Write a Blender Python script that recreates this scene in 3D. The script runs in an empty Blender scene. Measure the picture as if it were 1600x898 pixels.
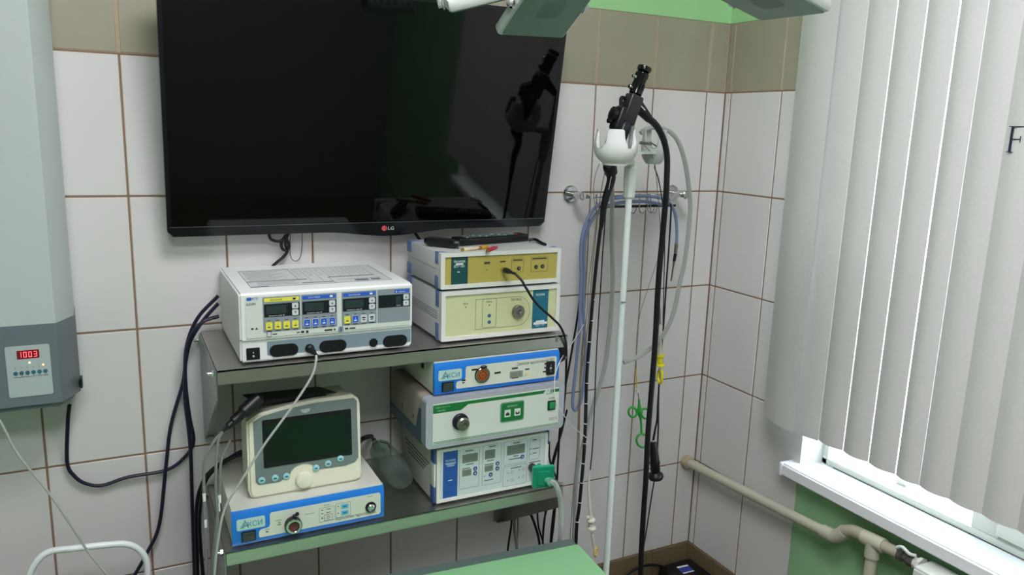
import bpy, bmesh, math, random
from mathutils import Vector, Matrix, Euler
random.seed(7)
PI = math.pi
S = bpy.context.scene
C = S.collection

# ------------------------------------------------------------------ camera
CAM = Vector((-0.02454, -1.90914, 1.57792))
RIGHT = Vector((0.8923, -0.4504, 0.0314)); FWD = Vector((0.4472, 0.8721, -0.1984)); UP = Vector((0.0620, 0.1911, 0.9796))
FPX = 1215.54                                    # focal length in pixels of the 1600x898 frame
cd = bpy.data.cameras.new('camera'); cam = bpy.data.objects.new('camera', cd); C.objects.link(cam)
cd.sensor_width = 36; cd.lens = 36 * FPX / 1600; cd.clip_start = .02
mw = Matrix((RIGHT, UP, -FWD)).transposed().to_4x4(); mw.translation = CAM
cam.matrix_world = mw
S.camera = cam
# ------------------------------------------------------------------ world and exposure
w = bpy.data.worlds.new('sky'); S.world = w; w.use_nodes = True
bg = w.node_tree.nodes['Background']; bg.inputs[0].default_value = (.86, .94, 1, 1); bg.inputs[1].default_value = 9.0
S.view_settings.view_transform = 'Standard'; S.view_settings.look = 'None'
S.view_settings.gamma = 1; S.view_settings.use_curve_mapping = False
S.view_settings.exposure = 0.0
LAMP_POWER = 31.5

# a photograph pixel carried to a plane of the room (survey of the place)
def ray(u, v): return FWD + RIGHT * ((u - 800) / FPX) - UP * ((v - 449) / FPX)
def Py(u, v, y): d = ray(u, v); return CAM + d * ((y - CAM.y) / d.y)
def Px(u, v, x): d = ray(u, v); return CAM + d * ((x - CAM.x) / d.x)
def Pz(u, v, z): d = ray(u, v); return CAM + d * ((z - CAM.z) / d.z)

# ------------------------------------------------------------------ materials
def lin(c): return tuple(((x / 255) / 12.92 if x / 255 <= .04045 else ((x / 255 + .055) / 1.055) ** 2.4) for x in c)
MATS = {}
def mat(name, rgb, rough=.5, metal=0, var=.05, scale=25, bump=0, coat=0, trans=0, alpha=1, emit=0, stretch=None, ior=1.45, spec=.5):
    if name in MATS: return MATS[name]
    m = bpy.data.materials.new(name); m.use_nodes = True; nt = m.node_tree; b = nt.nodes['Principled BSDF']
    c = lin(rgb)
    tc = nt.nodes.new('ShaderNodeTexCoord'); mp = nt.nodes.new('ShaderNodeMapping'); nz = nt.nodes.new('ShaderNodeTexNoise')
    nt.links.new(tc.outputs['Object'], mp.inputs[0]); nt.links.new(mp.outputs[0], nz.inputs['Vector'])
    if stretch: mp.inputs['Scale'].default_value = stretch
    nz.inputs['Scale'].default_value = scale; nz.inputs['Detail'].default_value = 4
    mx = nt.nodes.new('ShaderNodeMix'); mx.data_type = 'RGBA'
    mx.inputs[6].default_value = tuple(x * (1 - var) for x in c) + (1,); mx.inputs[7].default_value = tuple(min(1, x * (1 + var)) for x in c) + (1,)
    nt.links.new(nz.outputs['Fac'], mx.inputs[0]); nt.links.new(mx.outputs[2], b.inputs['Base Color'])
    b.inputs['Roughness'].default_value = rough; b.inputs['Metallic'].default_value = metal; b.inputs['IOR'].default_value = ior
    b.inputs['Coat Weight'].default_value = coat; b.inputs['Coat Roughness'].default_value = .05
    b.inputs['Transmission Weight'].default_value = trans; b.inputs['Alpha'].default_value = alpha
    b.inputs['Specular IOR Level'].default_value = spec
    if emit:
        b.inputs['Emission Color'].default_value = c + (1,); b.inputs['Emission Strength'].default_value = emit
    if bump:
        bp = nt.nodes.new('ShaderNodeBump'); bp.inputs['Strength'].default_value = bump; bp.inputs['Distance'].default_value = .002
        nt.links.new(nz.outputs['Fac'], bp.inputs['Height']); nt.links.new(bp.outputs[0], b.inputs['Normal'])
    MATS[name] = m
    return m
def translucent(name, rgb, amount):
    m = mat(name, rgb, .8, scale=150); nt = m.node_tree; b = nt.nodes['Principled BSDF']; out = nt.nodes['Material Output']
    t = nt.nodes.new('ShaderNodeBsdfTranslucent'); t.inputs[0].default_value = lin(rgb) + (1,)
    mx = nt.nodes.new('ShaderNodeMixShader'); mx.inputs[0].default_value = amount
    nt.links.new(b.outputs[0], mx.inputs[1]); nt.links.new(t.outputs[0], mx.inputs[2]); nt.links.new(mx.outputs[0], out.inputs[0])
    return m
def clear(name, rgb, opacity, rough=.08, edge=.6):
    # thin clear plastic or pane: mostly transparent with a glossy skin
    m = mat(name, rgb, rough, scale=40); nt = m.node_tree; b = nt.nodes['Principled BSDF']; out = nt.nodes['Material Output']
    t = nt.nodes.new('ShaderNodeBsdfTransparent'); t.inputs[0].default_value = lin(rgb) + (1,)
    f = nt.nodes.new('ShaderNodeLayerWeight'); f.inputs[0].default_value = .35
    ma = nt.nodes.new('ShaderNodeMath'); ma.operation = 'MULTIPLY_ADD'; ma.inputs[1].default_value = edge; ma.inputs[2].default_value = opacity; ma.use_clamp = True
    nt.links.new(f.outputs['Facing'], ma.inputs[0])
    mx = nt.nodes.new('ShaderNodeMixShader'); nt.links.new(ma.outputs[0], mx.inputs[0])
    nt.links.new(t.outputs[0], mx.inputs[1]); nt.links.new(b.outputs[0], mx.inputs[2]); nt.links.new(mx.outputs[0], out.inputs[0])
    return m

TILE = mat('white_glazed_tile', (212, 210, 208), .33, var=.025, scale=6)
TAN = mat('beige_stone_tile', (156, 151, 132), .4, var=.07, scale=14)
DTAN = mat('brown_stone_tile', (112, 100, 74), .4, var=.12, scale=14)
GROUT = mat('brown_grout', (140, 112, 92), .9, var=.1, scale=60)
GROUT2 = mat('pale_grout', (176, 156, 134), .9, var=.06, scale=60)
GREENP = mat('green_wall_paint', (160, 212, 150), .6, var=.05, scale=4, bump=.1)
GREENW = mat('mottled_green_wall_paint', (142, 190, 142), .55, var=.3, scale=9, bump=.1)
WHITEP = mat('white_ceiling_paint', (225, 226, 222), .8)
PLASTER = mat('pale_room_paint', (150, 156, 146), .7)
FLOORM = mat('floor_tile', (104, 90, 74), .35, var=.1, scale=8)
STEEL = mat('brushed_stainless_steel', (196, 194, 190), .36, 1, var=.1, scale=30, stretch=(1, 8, 8))
STEEL2 = mat('galvanised_plate', (168, 170, 170), .42, 1, var=.12, scale=22)
CHROME = mat('chrome', (205, 206, 206), .1, 1, var=.02)
DULL = mat('dull_metal', (150, 146, 138), .35, 1)
WHITEPL = mat('white_plastic', (226, 228, 226), .38, var=.02)
WHITEPOW = mat('white_enamel', (224, 228, 228), .3, var=.03)
GREYPL = mat('grey_plastic', (104, 114, 120), .4, var=.03)
GREYPL2 = mat('dark_grey_plastic', (110, 120, 124), .4, var=.03)
LGREY = mat('light_grey_plastic', (172, 182, 182), .4, var=.03)
CREAM = mat('cream_plastic', (222, 220, 200), .4, var=.03)
BLACK = mat('black_plastic', (20, 21, 24), .35, var=.1)
RUBBER = mat('black_rubber', (14, 14, 20), .42, var=.1)
NAVY = mat('navy_cable', (24, 26, 48), .4, var=.1)
SCREENM = mat('dark_screen', (26, 34, 36), .12, var=.05)
TVSCREEN = mat('television_glass', (3, 4, 4), .045, var=.02, spec=.45)
TVFRAME = mat('television_bezel', (14, 18, 22), .18, var=.05)
YELLOW = mat('yellow_print', (224, 218, 84), .45)
BLUE = mat('blue_print', (44, 92, 190), .4)
AKBLUE = mat('bright_blue_panel', (28, 116, 206), .35, var=.03)
PANEL = mat('pale_panel', (206, 210, 196), .4, var=.02)
WHITEPANEL = mat('white_panel', (204, 210, 202), .4, var=.02)
INK = mat('black_print', (30, 34, 36), .6)
WINK = mat('white_print', (225, 230, 228), .6)
TEALINK = mat('teal_print', (20, 120, 140), .5)
BUTTON = mat('grey_button', (196, 202, 204), .4)
RED = mat('red_plug', (190, 40, 60), .4)
def glow(name, rgb, s): return mat(name, rgb, .5, emit=s)

# ------------------------------------------------------------------ mesh helpers
def bm_new(): return bmesh.new()
def add_box(bm, x0, x1, y0, y1, z0, z1, bev=0, seg=2, rot=None, at=None):
    t = bmesh.new(); bmesh.ops.create_cube(t, size=1)
    M = Matrix.Translation(((x0 + x1) / 2, (y0 + y1) / 2, (z0 + z1) / 2)) @ Matrix.Diagonal((abs(x1 - x0), abs(y1 - y0), abs(z1 - z0), 1))
    bmesh.ops.transform(t, matrix=M, verts=t.verts)
    if bev: bmesh.ops.bevel(t, geom=t.edges[:] + t.verts[:], offset=bev, segments=seg, affect='EDGES', profile=.5)
    if rot is not None:
        bmesh.ops.transform(t, matrix=Matrix.Translation(at) @ rot @ Matrix.Translation(-Vector(at)), verts=t.verts)
    join(bm, t); return bm
def join(bm, t):
    me = bpy.data.meshes.new('t'); t.to_mesh(me); t.free(); bm.from_mesh(me); bpy.data.meshes.remove(me)
def prism(bm, pts, a, b, axis='y'):
    """polygon (x,z) extruded along y; (y,z) along x; (x,y) along z"""
    f = {'y': lambda p, q: (p[0], q, p[1]), 'x': lambda p, q: (q, p[0], p[1]), 'z': lambda p, q: (p[0], p[1], q)}[axis]
    v0 = [bm.verts.new(f(p, a)) for p in pts]; v1 = [bm.verts.new(f(p, b)) for p in pts]; n = len(pts)
    fs = [bm.faces.new(v0), bm.faces.new(v1[::-1])]
    for i in range(n): fs.append(bm.faces.new((v0[i], v0[(i + 1) % n], v1[(i + 1) % n], v1[i])))
    bmesh.ops.recalc_face_normals(bm, faces=fs)
    return bm
def rr(x0, x1, z0, z1, r, n=5):
    x0, x1 = min(x0, x1), max(x0, x1); z0, z1 = min(z0, z1), max(z0, z1)
    r = min(r, (x1 - x0) / 2 - 1e-5, (z1 - z0) / 2 - 1e-5)
    if r <= 0: return [(x0, z0), (x1, z0), (x1, z1), (x0, z1)]
    P = []
    for cx, cz, a in ((x1 - r, z0 + r, -PI / 2), (x1 - r, z1 - r, 0), (x0 + r, z1 - r, PI / 2), (x0 + r, z0 + r, PI)):
        for k in range(n + 1): P.append((cx + r * math.cos(a + k * PI / 2 / n), cz + r * math.sin(a + k * PI / 2 / n)))
    return P
def ring(bm, outer, inner, a, b):
    """flat frame between two loops of equal count, thickness a..b along y"""
    n = len(outer)
    V = [[bm.verts.new((p[0], y, p[1])) for p in L] for L, y in ((outer, a), (inner, a), (inner, b), (outer, b))]
    fs = []
    for k in range(4):
        A, B = V[k], V[(k + 1) % 4]
        for i in range(n): fs.append(bm.faces.new((A[i], A[(i + 1) % n], B[(i + 1) % n], B[i])))
    bmesh.ops.recalc_face_normals(bm, faces=fs); return bm
def frame_of(d):
    d = Vector(d).normalized(); u = d.orthogonal().normalized(); return d, u, d.cross(u)
def lathe(bm, org, d, prof, seg=24, up=None):
    """profile [(r,h)] swept round axis d from org"""
    org = Vector(org); d, u, v = frame_of(d); rows = []
    for r, h in prof:
        if r < 1e-6: rows.append([bm.verts.new(org + d * h)])
        else: rows.append([bm.verts.new(org + d * h + (u * math.cos(2 * PI * k / seg) + v * math.sin(2 * PI * k / seg)) * r) for k in range(seg)])
    fs = []
    for A, B in zip(rows, rows[1:]):
        for k in range(seg):
            q = [A[k % len(A)], A[(k + 1) % len(A)], B[(k + 1) % len(B)], B[k % len(B)]]
            q = [x for i, x in enumerate(q) if x not in q[:i]]
            if len(q) > 2: fs.append(bm.faces.new(q))
    if len(rows[0]) > 1: fs.append(bm.faces.new(rows[0]))
    if len(rows[-1]) > 1: fs.append(bm.faces.new(rows[-1]))
    bmesh.ops.recalc_face_normals(bm, faces=fs); return bm
def cyl(bm, a, b, r, seg=20, bev=0):
    a = Vector(a); b = Vector(b); L = (b - a).length
    pr = [(r, 0), (r, L)] if not bev else [(r - bev, 0), (r, bev), (r, L - bev), (r - bev, L)]
    return lathe(bm, a, b - a, pr, seg)
def spline(P, n=6):
    P = [Vector(p) for p in P]
    if len(P) < 3: return P
    Q = [2 * P[0] - P[1]] + P + [2 * P[-1] - P[-2]]; out = []
    for i in range(1, len(Q) - 2):
        a, b, c, d = Q[i - 1:i + 3]
        for k in range(n):
            t = k / n
            out.append(.5 * ((2 * b) + (c - a) * t + (2 * a - 5 * b + 4 * c - d) * t * t + (-a + 3 * b - 3 * c + d) * t ** 3))
    return out + [P[-1]]
def tube(bm, pts, r, seg=10, n=6, closed=False):
    P = spline(pts, n) if n > 1 else [Vector(p) for p in pts]
    if closed: P = spline(list(pts) + [pts[0]], n)[:-1]
    N = len(P); rad = r if callable(r) else (lambda t: r)
    T = []
    for i in range(N):
        a = P[(i - 1) % N] if closed or i else P[0]; b = P[(i + 1) % N] if closed or i < N - 1 else P[-1]
        T.append((b - a).normalized())
    u = T[0].orthogonal().normalized(); rows = []
    for i in range(N):
        u = (u - T[i] * u.dot(T[i])).normalized(); v = T[i].cross(u); R = rad(i / max(1, N - 1))
        rows.append([bm.verts.new(P[i] + (u * math.cos(2 * PI * k / seg) + v * math.sin(2 * PI * k / seg)) * R) for k in range(seg)])
    fs = []
    for i in range(N if closed else N - 1):
        A, B = rows[i], rows[(i + 1) % N]
        for k in range(seg): fs.append(bm.faces.new((A[k], A[(k + 1) % seg], B[(k + 1) % seg], B[k])))
    if not closed: fs += [bm.faces.new(rows[0]), bm.faces.new(rows[-1])]
    bmesh.ops.recalc_face_normals(bm, faces=fs); return bm
def mesh_of(bm, name, m, smooth=35):
    me = bpy.data.meshes.new(name); bm.to_mesh(me); bm.free()
    if m: me.materials.append(m)
    me.polygons.foreach_set('use_smooth', [True] * len(me.polygons)); me.set_sharp_from_angle(angle=math.radians(smooth))
    return me
def top(o):
    while o.parent: o = o.parent
    return o
def obj(name, bm, m, parent=None, smooth=35, label=None):
    """bm is in room coordinates; the mesh is stored relative to its thing's base"""
    if parent is not None: bmesh.ops.translate(bm, vec=-top(parent).location, verts=bm.verts)
    o = bpy.data.objects.new(name, mesh_of(bm, name, m, smooth)); C.objects.link(o)
    if parent is not None: o.parent = parent
    if label: o['label'] = label
    if name in ('lettering', 'printed_table', 'digits', 'contacts', 'symbols', 'printed_marks'): o['kind'] = 'stuff'
    return o
def tag(o, label, cat, group=None):
    o['label'] = label; o['category'] = cat
    if group: o['group'] = group
    return o
def thing(name, label, cat, loc=(0, 0, 0), group=None):
    o = bpy.data.objects.new(name, None); C.objects.link(o); o.location = loc; o.empty_display_size = .05
    return tag(o, label, cat, group)
def solo(name, bm, m, label, cat, group=None, loc=None, smooth=35):
    if loc is None:
        bm.verts.ensure_lookup_table(); vs = [v.co for v in bm.verts]
        loc = Vector((sum(v.x for v in vs) / len(vs), sum(v.y for v in vs) / len(vs), min(v.z for v in vs)))
    bmesh.ops.translate(bm, vec=-Vector(loc), verts=bm.verts)
    o = bpy.data.objects.new(name, mesh_of(bm, name, m, smooth)); C.objects.link(o); o.location = loc
    return tag(o, label, cat, group)
def struct(name, bm, m, smooth=35):
    o = bpy.data.objects.new(name, mesh_of(bm, name, m, smooth)); C.objects.link(o); o['kind'] = 'structure'; return o
TXT = {}
def text_mesh(s):
    if s not in TXT:
        c = bpy.data.curves.new('lettering', 'FONT'); c.body = s; c.resolution_u = 2
        o = bpy.data.objects.new('lettering', c); C.objects.link(o)
        me = bpy.data.meshes.new_from_object(o.evaluated_get(bpy.context.evaluated_depsgraph_get()))
        bpy.data.objects.remove(o); bpy.data.curves.remove(c); TXT[s] = me
    return TXT[s]
def add_text(bm, s, x0, x1, z0, z1, y):
    """flat print facing -y filling the given rectangle"""
    t = bmesh.new(); t.from_mesh(text_mesh(s))
    xs = [v.co.x for v in t.verts]; ys = [v.co.y for v in t.verts]
    a, b, c, d = min(xs), max(xs), min(ys), max(ys)
    for v in t.verts:
        v.co = Vector((x0 + (v.co.x - a) / (b - a) * (x1 - x0), y, z0 + (v.co.y - c) / max(1e-6, d - c) * (z1 - z0)))
    join(bm, t); return bm

class Panel:
    """front panel of a device: a plane y = yf in the room, laid out by the survey pixels of one close-up crop"""
    def __init__(s, root, yf): s.root = root; s.y = yf; s.c = lambda a, b: (a, b)
    def crop(s, u, v, k): s.c = lambda a, b: (u + a / k, v + b / k); return s
    def at(s, a, b, off=0): p = Py(*s.c(a, b), s.y - off); return p.x, p.z
    def rect(s, a0, b0, a1, b1, off=0):
        # a0,b0 top-left, a1,b1 bottom-right of the rectangle in the crop
        x0, z1 = s.at(a0, b0, off); x1, z0 = s.at(a1, b1, off); return min(x0, x1), max(x0, x1), min(z0, z1), max(z0, z1)
    def plate(s, name, R, m, th=.0012, r=.001, off=0, parent=None, label=None, px=True):
        x0, x1, z0, z1 = s.rect(*R, off) if px else R
        return obj(name, prism(bm_new(), rr(x0, x1, z0, z1, r), s.y - off, s.y - off - th), m, parent or s.root, label=label)
    def disc(s, name, a, b, r, m, th=.004, off=0, parent=None, bev=.0006, seg=24):
        x, z = s.at(a, b, off); return obj(name, cyl(bm_new(), (x, s.y - off + .0005, z), (x, s.y - off - th, z), r, seg, bev), m, parent or s.root)
    def text(s, bm, t, R, off=.0016):
        x0, x1, z0, z1 = s.rect(*R, off); return add_text(bm, t, x0, x1, z0, z1, s.y - off)
    def bar(s, bm, R, off=.0014, th=.0003):
        x0, x1, z0, z1 = s.rect(*R, off); return add_box(bm, x0, x1, s.y - off - th, s.y - off, z0, z1)
    def outline(s, bm, R, r=.003, w=.0006, off=.0012, th=.0004, px=True):
        x0, x1, z0, z1 = s.rect(*R, off) if px else R
        return ring(bm, rr(x0, x1, z0, z1, r), rr(x0 + w, x1 - w, z0 + w, z1 - w, max(1e-4, r - w)), s.y - off, s.y - off - th)

# ================================================================== SETTING
TW, TH, XR = .2, .30166, 1.6718                  # tile pitch, right wall plane
ZB = .2017                                        # top of the base tiles
ZT = ZB + 5 * TH                                  # top of the white tiles
ZTOP = ZT + .203
XL, YF, ZC = -1.5, -3.4, 2.8
fl = struct('floor', add_box(bm_new(), XL, XR + .4, YF, .1, -.1, 0), FLOORM)
struct('ceiling', add_box(bm_new(), XL, XR + .4, YF, .1, ZC, ZC + .1), WHITEP)
wb = struct('wall_back', add_box(bm_new(), XL - .1, XR + .4, .0016, .12, 0, ZC), GROUT)
bk = obj('painted_plaster', add_box(bm_new(), XL, XR, -.0005, .0016, ZTOP, ZC), GREENP, wb)
obj('pale_grout_band', add_box(bm_new(), XL, XR, .0011, .0016, ZT + .002, ZTOP), GROUT2, wb)
struct('wall_left', add_box(bm_new(), XL - .1, XL, YF, 0, 0, ZC), PLASTER)
struct('wall_front', add_box(bm_new(), XL, XR + .4, YF - .1, YF, 0, ZC), PLASTER)
def tile_mesh(w_, h_, m, name='tile'):
    return mesh_of(add_box(bm_new(), -w_ / 2, w_ / 2, 0, .006, -h_ / 2, h_ / 2, .0012, 1), name, m, 20)
def put(name, me, parent, loc, rz=0):
    o = bpy.data.objects.new(name, me); C.objects.link(o); o.parent = parent; o.location = loc; o.rotation_euler.z = rz; return o
G = .0045
me_w = tile_mesh(TW - G, TH - G, TILE); me_t = tile_mesh(TW - .0075, .203 - .004, TAN); me_b = tile_mesh(.3 - .006, ZB - .003, DTAN)
cw = XR - 1.6
me_wc = tile_mesh(cw - G, TH - G, TILE); me_tc = tile_mesh(cw - .0075, .199, TAN)
for i in range(-7, 9):
    x = TW * i + TW / 2 if i < 8 else 1.6 + cw / 2
    for j in range(5):
        put('tile', me_w if i < 8 else me_wc, wb, (x, 0, ZB + TH * (j + .5)))
    put('tile', me_t if i < 8 else me_tc, wb, (x, 0, ZT + .1025))
xb = 1.514
me_bc = tile_mesh(XR - xb - .006, ZB - .003, DTAN); put('base_tile', me_bc, wb, ((xb + XR) / 2, -.003, ZB / 2 - .001))
for k in range(9): put('base_tile', me_b, wb, (xb - .3 * k - .15, -.003, ZB / 2 - .001))

# right wall with the window opening
YW0, YW1, ZS, ZW, FX = -.437, -2.1, .67, 2.25, 1.738
bm = bm_new()
add_box(bm, XR + .0016, XR + .35, YW0, .0016, 0, ZC)
add_box(bm, XR + .0016, XR + .35, YW1, YW0, 0, ZS - .04); add_box(bm, XR + .0016, XR + .35, YW1, YW0, ZW, ZC)
add_box(bm, XR + .0016, XR + .35, YF, YW1, 0, ZC)
wr = struct('wall_right', bm, GROUT)
bm = bm_new(); add_box(bm, XR - .0005, XR + .0016, YW1, YW0, 0, ZS - .04); add_box(bm, XR - .0005, XR + .0016, YF, YW1, 0, ZC)
obj('painted_plaster', bm, GREENW, wr)
bm = bm_new(); add_box(bm, XR - .0005, XR + .0016, YW0, 0, ZTOP, ZC); add_box(bm, XR - .0005, XR + .0016, YW1, YW0, ZW, ZC)
obj('painted_plaster', bm, GREENP, wr)
bm = bm_new(); prism(bm, [(XR, YW0), (FX + .01, YW0 - .019), (XR + .34, YW0 - .03), (XR + .34, YW0)], ZS - .04, ZW, 'z'); add_box(bm, XR, XR + .34, YW1, YW1 + .004, ZS - .04, ZW); add_box(bm, XR, XR + .34, YW1, YW0, ZW - .004, ZW)
obj('window_reveal', bm, WHITEPL, wr)
obj('pale_grout_band', add_box(bm_new(), XR + .0011, XR + .0016, YW0, 0, ZT + .002, ZTOP), GROUT2, wr)
ycols = [(0, -.0251), (-.0251, -.2303), (-.2303, -.437)]
for a, b in ycols:
    me1 = tile_mesh(a - b - G, TH - G, TILE); me2 = tile_mesh(a - b - .006, .199, TAN)
    for j in range(5): put('tile', me1, wr, (XR, (a + b) / 2, ZB + TH * (j + .5)), -PI / 2)
    if b < -.03: put('tile', me2, wr, (XR, (a + b) / 2, ZT + .1025), -PI / 2)
put('tile', tile_mesh(.02, .199, TAN), wr, (XR, -.0125, ZT + .1025), -PI / 2)
for a, b in ((0, -.132), (-.132, -.437)):
    put('base_tile', tile_mesh(a - b - .003, ZB - .003, DTAN), wr, (XR - .003, (a + b) / 2, ZB / 2 - .001), -PI / 2)

# window: plastic frame, mullion, panes, then the sill
FX = 1.738
PVC = mat('white_pvc', (214, 216, 208), .35, var=.02)
bm = bm_new(); FR = .019
add_box(bm, FX, FX + .07, YW1, YW0 - .018, ZS, ZS + FR, .003); add_box(bm, FX, FX + .07, YW1, YW0 - .018, ZW - FR, ZW, .003)
add_box(bm, FX, FX + .07, YW0 - .018 - FR, YW0 - .018, ZS, ZW, .003); add_box(bm, FX, FX + .07, YW1, YW1 + FR, ZS, ZW, .003)
win = struct('window_1', bm, PVC)
ym = -.925
obj('mullion', add_box(bm_new(), FX + .002, FX + .072, ym - .035, ym + .03, ZS + FR, ZW - FR, .003), PVC, win)
bm = bm_new(); y0, y1 = ym - .035, YW1 + FR
add_box(bm, FX - .012, FX + .06, y1, y0, ZS + FR + .012, ZS + FR + .06, .004); add_box(bm, FX - .012, FX + .06, y1, y0, ZW - FR - .06, ZW - FR - .01, .004)
add_box(bm, FX - .012, FX + .06, y0 - .055, y0, ZS + FR + .06, ZW - FR - .06, .004)
obj('sash', bm, PVC, win)
PANE = clear('window_pane_glass', (250, 252, 252), .02, .02)
obj('pane', add_box(bm_new(), FX + .04, FX + .046, ym + .03, YW0 - .05, ZS + FR, ZW - FR), PANE, win)
obj('pane', add_box(bm_new(), FX + .03, FX + .036, y1, y0 - .05, ZS + FR + .06, ZW - FR - .06), PANE, win)
obj('gasket', add_box(bm_new(), FX - .001, FX + .002, YW1, YW0 - .06, ZS - .001, ZS + .003), mat('grey_gasket', (90, 92, 92), .7), win)
obj('sash_stop', add_box(bm_new(), FX + .048, FX + .2, -.69, -.66, ZS + FR, ZS + FR + .012, .002), PVC, win)
SILLM = mat('white_sill', (236, 238, 242), .25, var=.015)
bm = bm_new(); prism(bm, [(1.626, YW1), (FX + .01, YW1), (FX + .01, YW0), (XR, YW0), (XR, -.405), (1.626, -.417)], ZS - .037, ZS, 'z')
bmesh.ops.bevel(bm, geom=[e for e in bm.edges if abs(e.verts[0].co.x - 1.626) < .001 and abs(e.verts[1].co.x - 1.626) < .001 and abs(e.verts[0].co.z - e.verts[1].co.z) < .001], offset=.005, segments=3, affect='EDGES')
sill = struct('window_sill', bm, SILLM, 60)
obj('outer_sill', add_box(bm_new(), FX + .07, XR + .36, YW1, YW0, ZS - .045, ZS - .03), WHITEPL, sill)
obj('end_cap', add_box(bm_new(), 1.6245, XR, -.416, -.405, ZS - .038, ZS + .001, .003), SILLM, sill)

# ceiling luminaires (above the picture)
for lx, ly, lw in ((.45, -1.3, 'over the couch in front of the shelves'), (-.1, -2.5, 'at the back of the room')):
    t = thing('ceiling_light', 'square white ceiling luminaire panel ' + lw, 'ceiling light', (lx, ly, ZC - .06), 'ceiling luminaires')
    obj('housing', add_box(bm_new(), lx - .31, lx + .31, ly - .31, ly + .31, ZC - .05, ZC - .002, .004), WHITEPOW, t)
    obj('diffuser', add_box(bm_new(), lx - .29, lx + .29, ly - .29, ly + .29, ZC - .056, ZC - .05), glow('lamp_diffuser', (249, 249, 254), LAMP_POWER), t)

# ================================================================== COUCH
cx, cy = .926, -.452
t = thing('examination_couch', 'green vinyl examination couch with grey edge in front of steel shelves', 'couch', (cx, cy, 0)); t.rotation_euler.z = math.radians(-4)
def cobj(name, bm, m): bmesh.ops.translate(bm, vec=(cx, cy, 0), verts=bm.verts); return obj(name, bm, m, t)
GREENV = mat('green_vinyl', (136, 190, 140), .45, var=.03, scale=60, bump=.05)
cobj('cushion', add_box(bm_new(), -1.85, 0, -.6, 0, .53, .6, .006, 3), GREENV)
cobj('frame', add_box(bm_new(), -1.87, -.004, -.62, .03, .5, .5985, .004, 2), mat('grey_green_edge', (92, 108, 104), .5))
for a in (-1.75, -.12):
    for b in (-.56, -.04): cobj('leg', cyl(bm_new(), (a, b, 0), (a, b, .5), .018, 14), WHITEPOW)
# ================================================================== TELEVISION
TVL, TVR, TVY, TVZ, TVH = .072, 1.021, -.05, 1.322, .553
tcx = (TVL + TVR) / 2
t = thing('television', 'large black flat television tilted on tiled wall above shelves', 'television', (tcx, TVY, TVZ)); t.rotation_euler.x = math.radians(8.9)
def tv(name, bm, m, parent=None, **k): return obj(name, bm, m, parent or t, **k)
hw = (TVR - TVL) / 2
def tvp(pts): return [(tcx + a, TVZ + b) for a, b in pts]
low = [(-hw + .012, 0)]
for k in range(25):
    q = -.17 + .34 * k / 24; low.append((q + .035, -.0135 * (.5 + .5 * math.cos(PI * q / .17)) + .0))
low += [(hw - .012, 0)]
outl = low + [(hw, .012), (hw, TVH - .006), (hw - .006, TVH), (-hw + .006, TVH), (-hw, TVH - .006), (-hw, .012)]
body = prism(bm_new(), tvp(outl), TVY, TVY + .028)
b0 = tv('bezel', body, TVFRAME)
tv('screen', prism(bm_new(), tvp([(-hw + .009, .024), (hw - .009, .024), (hw - .009, TVH - .009), (-hw + .009, TVH - .009)]), TVY - .0008, TVY + .001), TVSCREEN)
tv('chin_trim', add_box(bm_new(), TVL + .004, TVR - .004, TVY - .0015, TVY, TVZ + .0215, TVZ + .0228), mat('silver_line', (110, 118, 122), .3, .8), b0)
tv('rear_cover', add_box(bm_new(), TVL + .13, TVR - .13, TVY + .028, TVY + .05, TVZ + .04, TVZ + .40, .008), BLACK)
lx, lz = tcx + .0322, TVZ + .0065
lgr = tv('logo', cyl(bm_new(), (lx - .0125, TVY, lz), (lx - .0125, TVY - .0006, lz), .0068, 24), mat('logo_red', (206, 40, 52), .4), b0)
bm = bm_new(); add_text(bm, 'LG', lx - .003, lx + .0125, lz - .0042, lz + .0042, TVY - .0006); tv('logo', bm, mat('logo_grey', (212, 216, 218), .5), b0)
bm = bm_new(); add_box(bm, lx - .0137, lx - .0126, TVY - .001, TVY - .0006, lz - .003, lz + .003); add_box(bm, lx - .0137, lx - .0105, TVY - .001, TVY - .0006, lz - .0035, lz - .0026)
n = 20
ring(bm, [(lx - .0125 + .0055 * math.cos(2 * PI * k / n), lz + .0055 * math.sin(2 * PI * k / n)) for k in range(n)], [(lx - .0125 + .0049 * math.cos(2 * PI * k / n), lz + .0049 * math.sin(2 * PI * k / n)) for k in range(n)], TVY - .0006, TVY - .001)
tv('logo', bm, mat('logo_pink', (236, 170, 176), .5), b0)
t = thing('television_bracket', 'black wall bracket behind the large television', 'bracket', (tcx, -.001, 1.5))
bm = bm_new(); add_box(bm, tcx - .2, tcx + .2, -.014, -.001, 1.5, 1.54); add_box(bm, tcx - .2, tcx + .2, -.014, -.001, 1.64, 1.68); obj('wall_plate', bm, BLACK, t)

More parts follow.
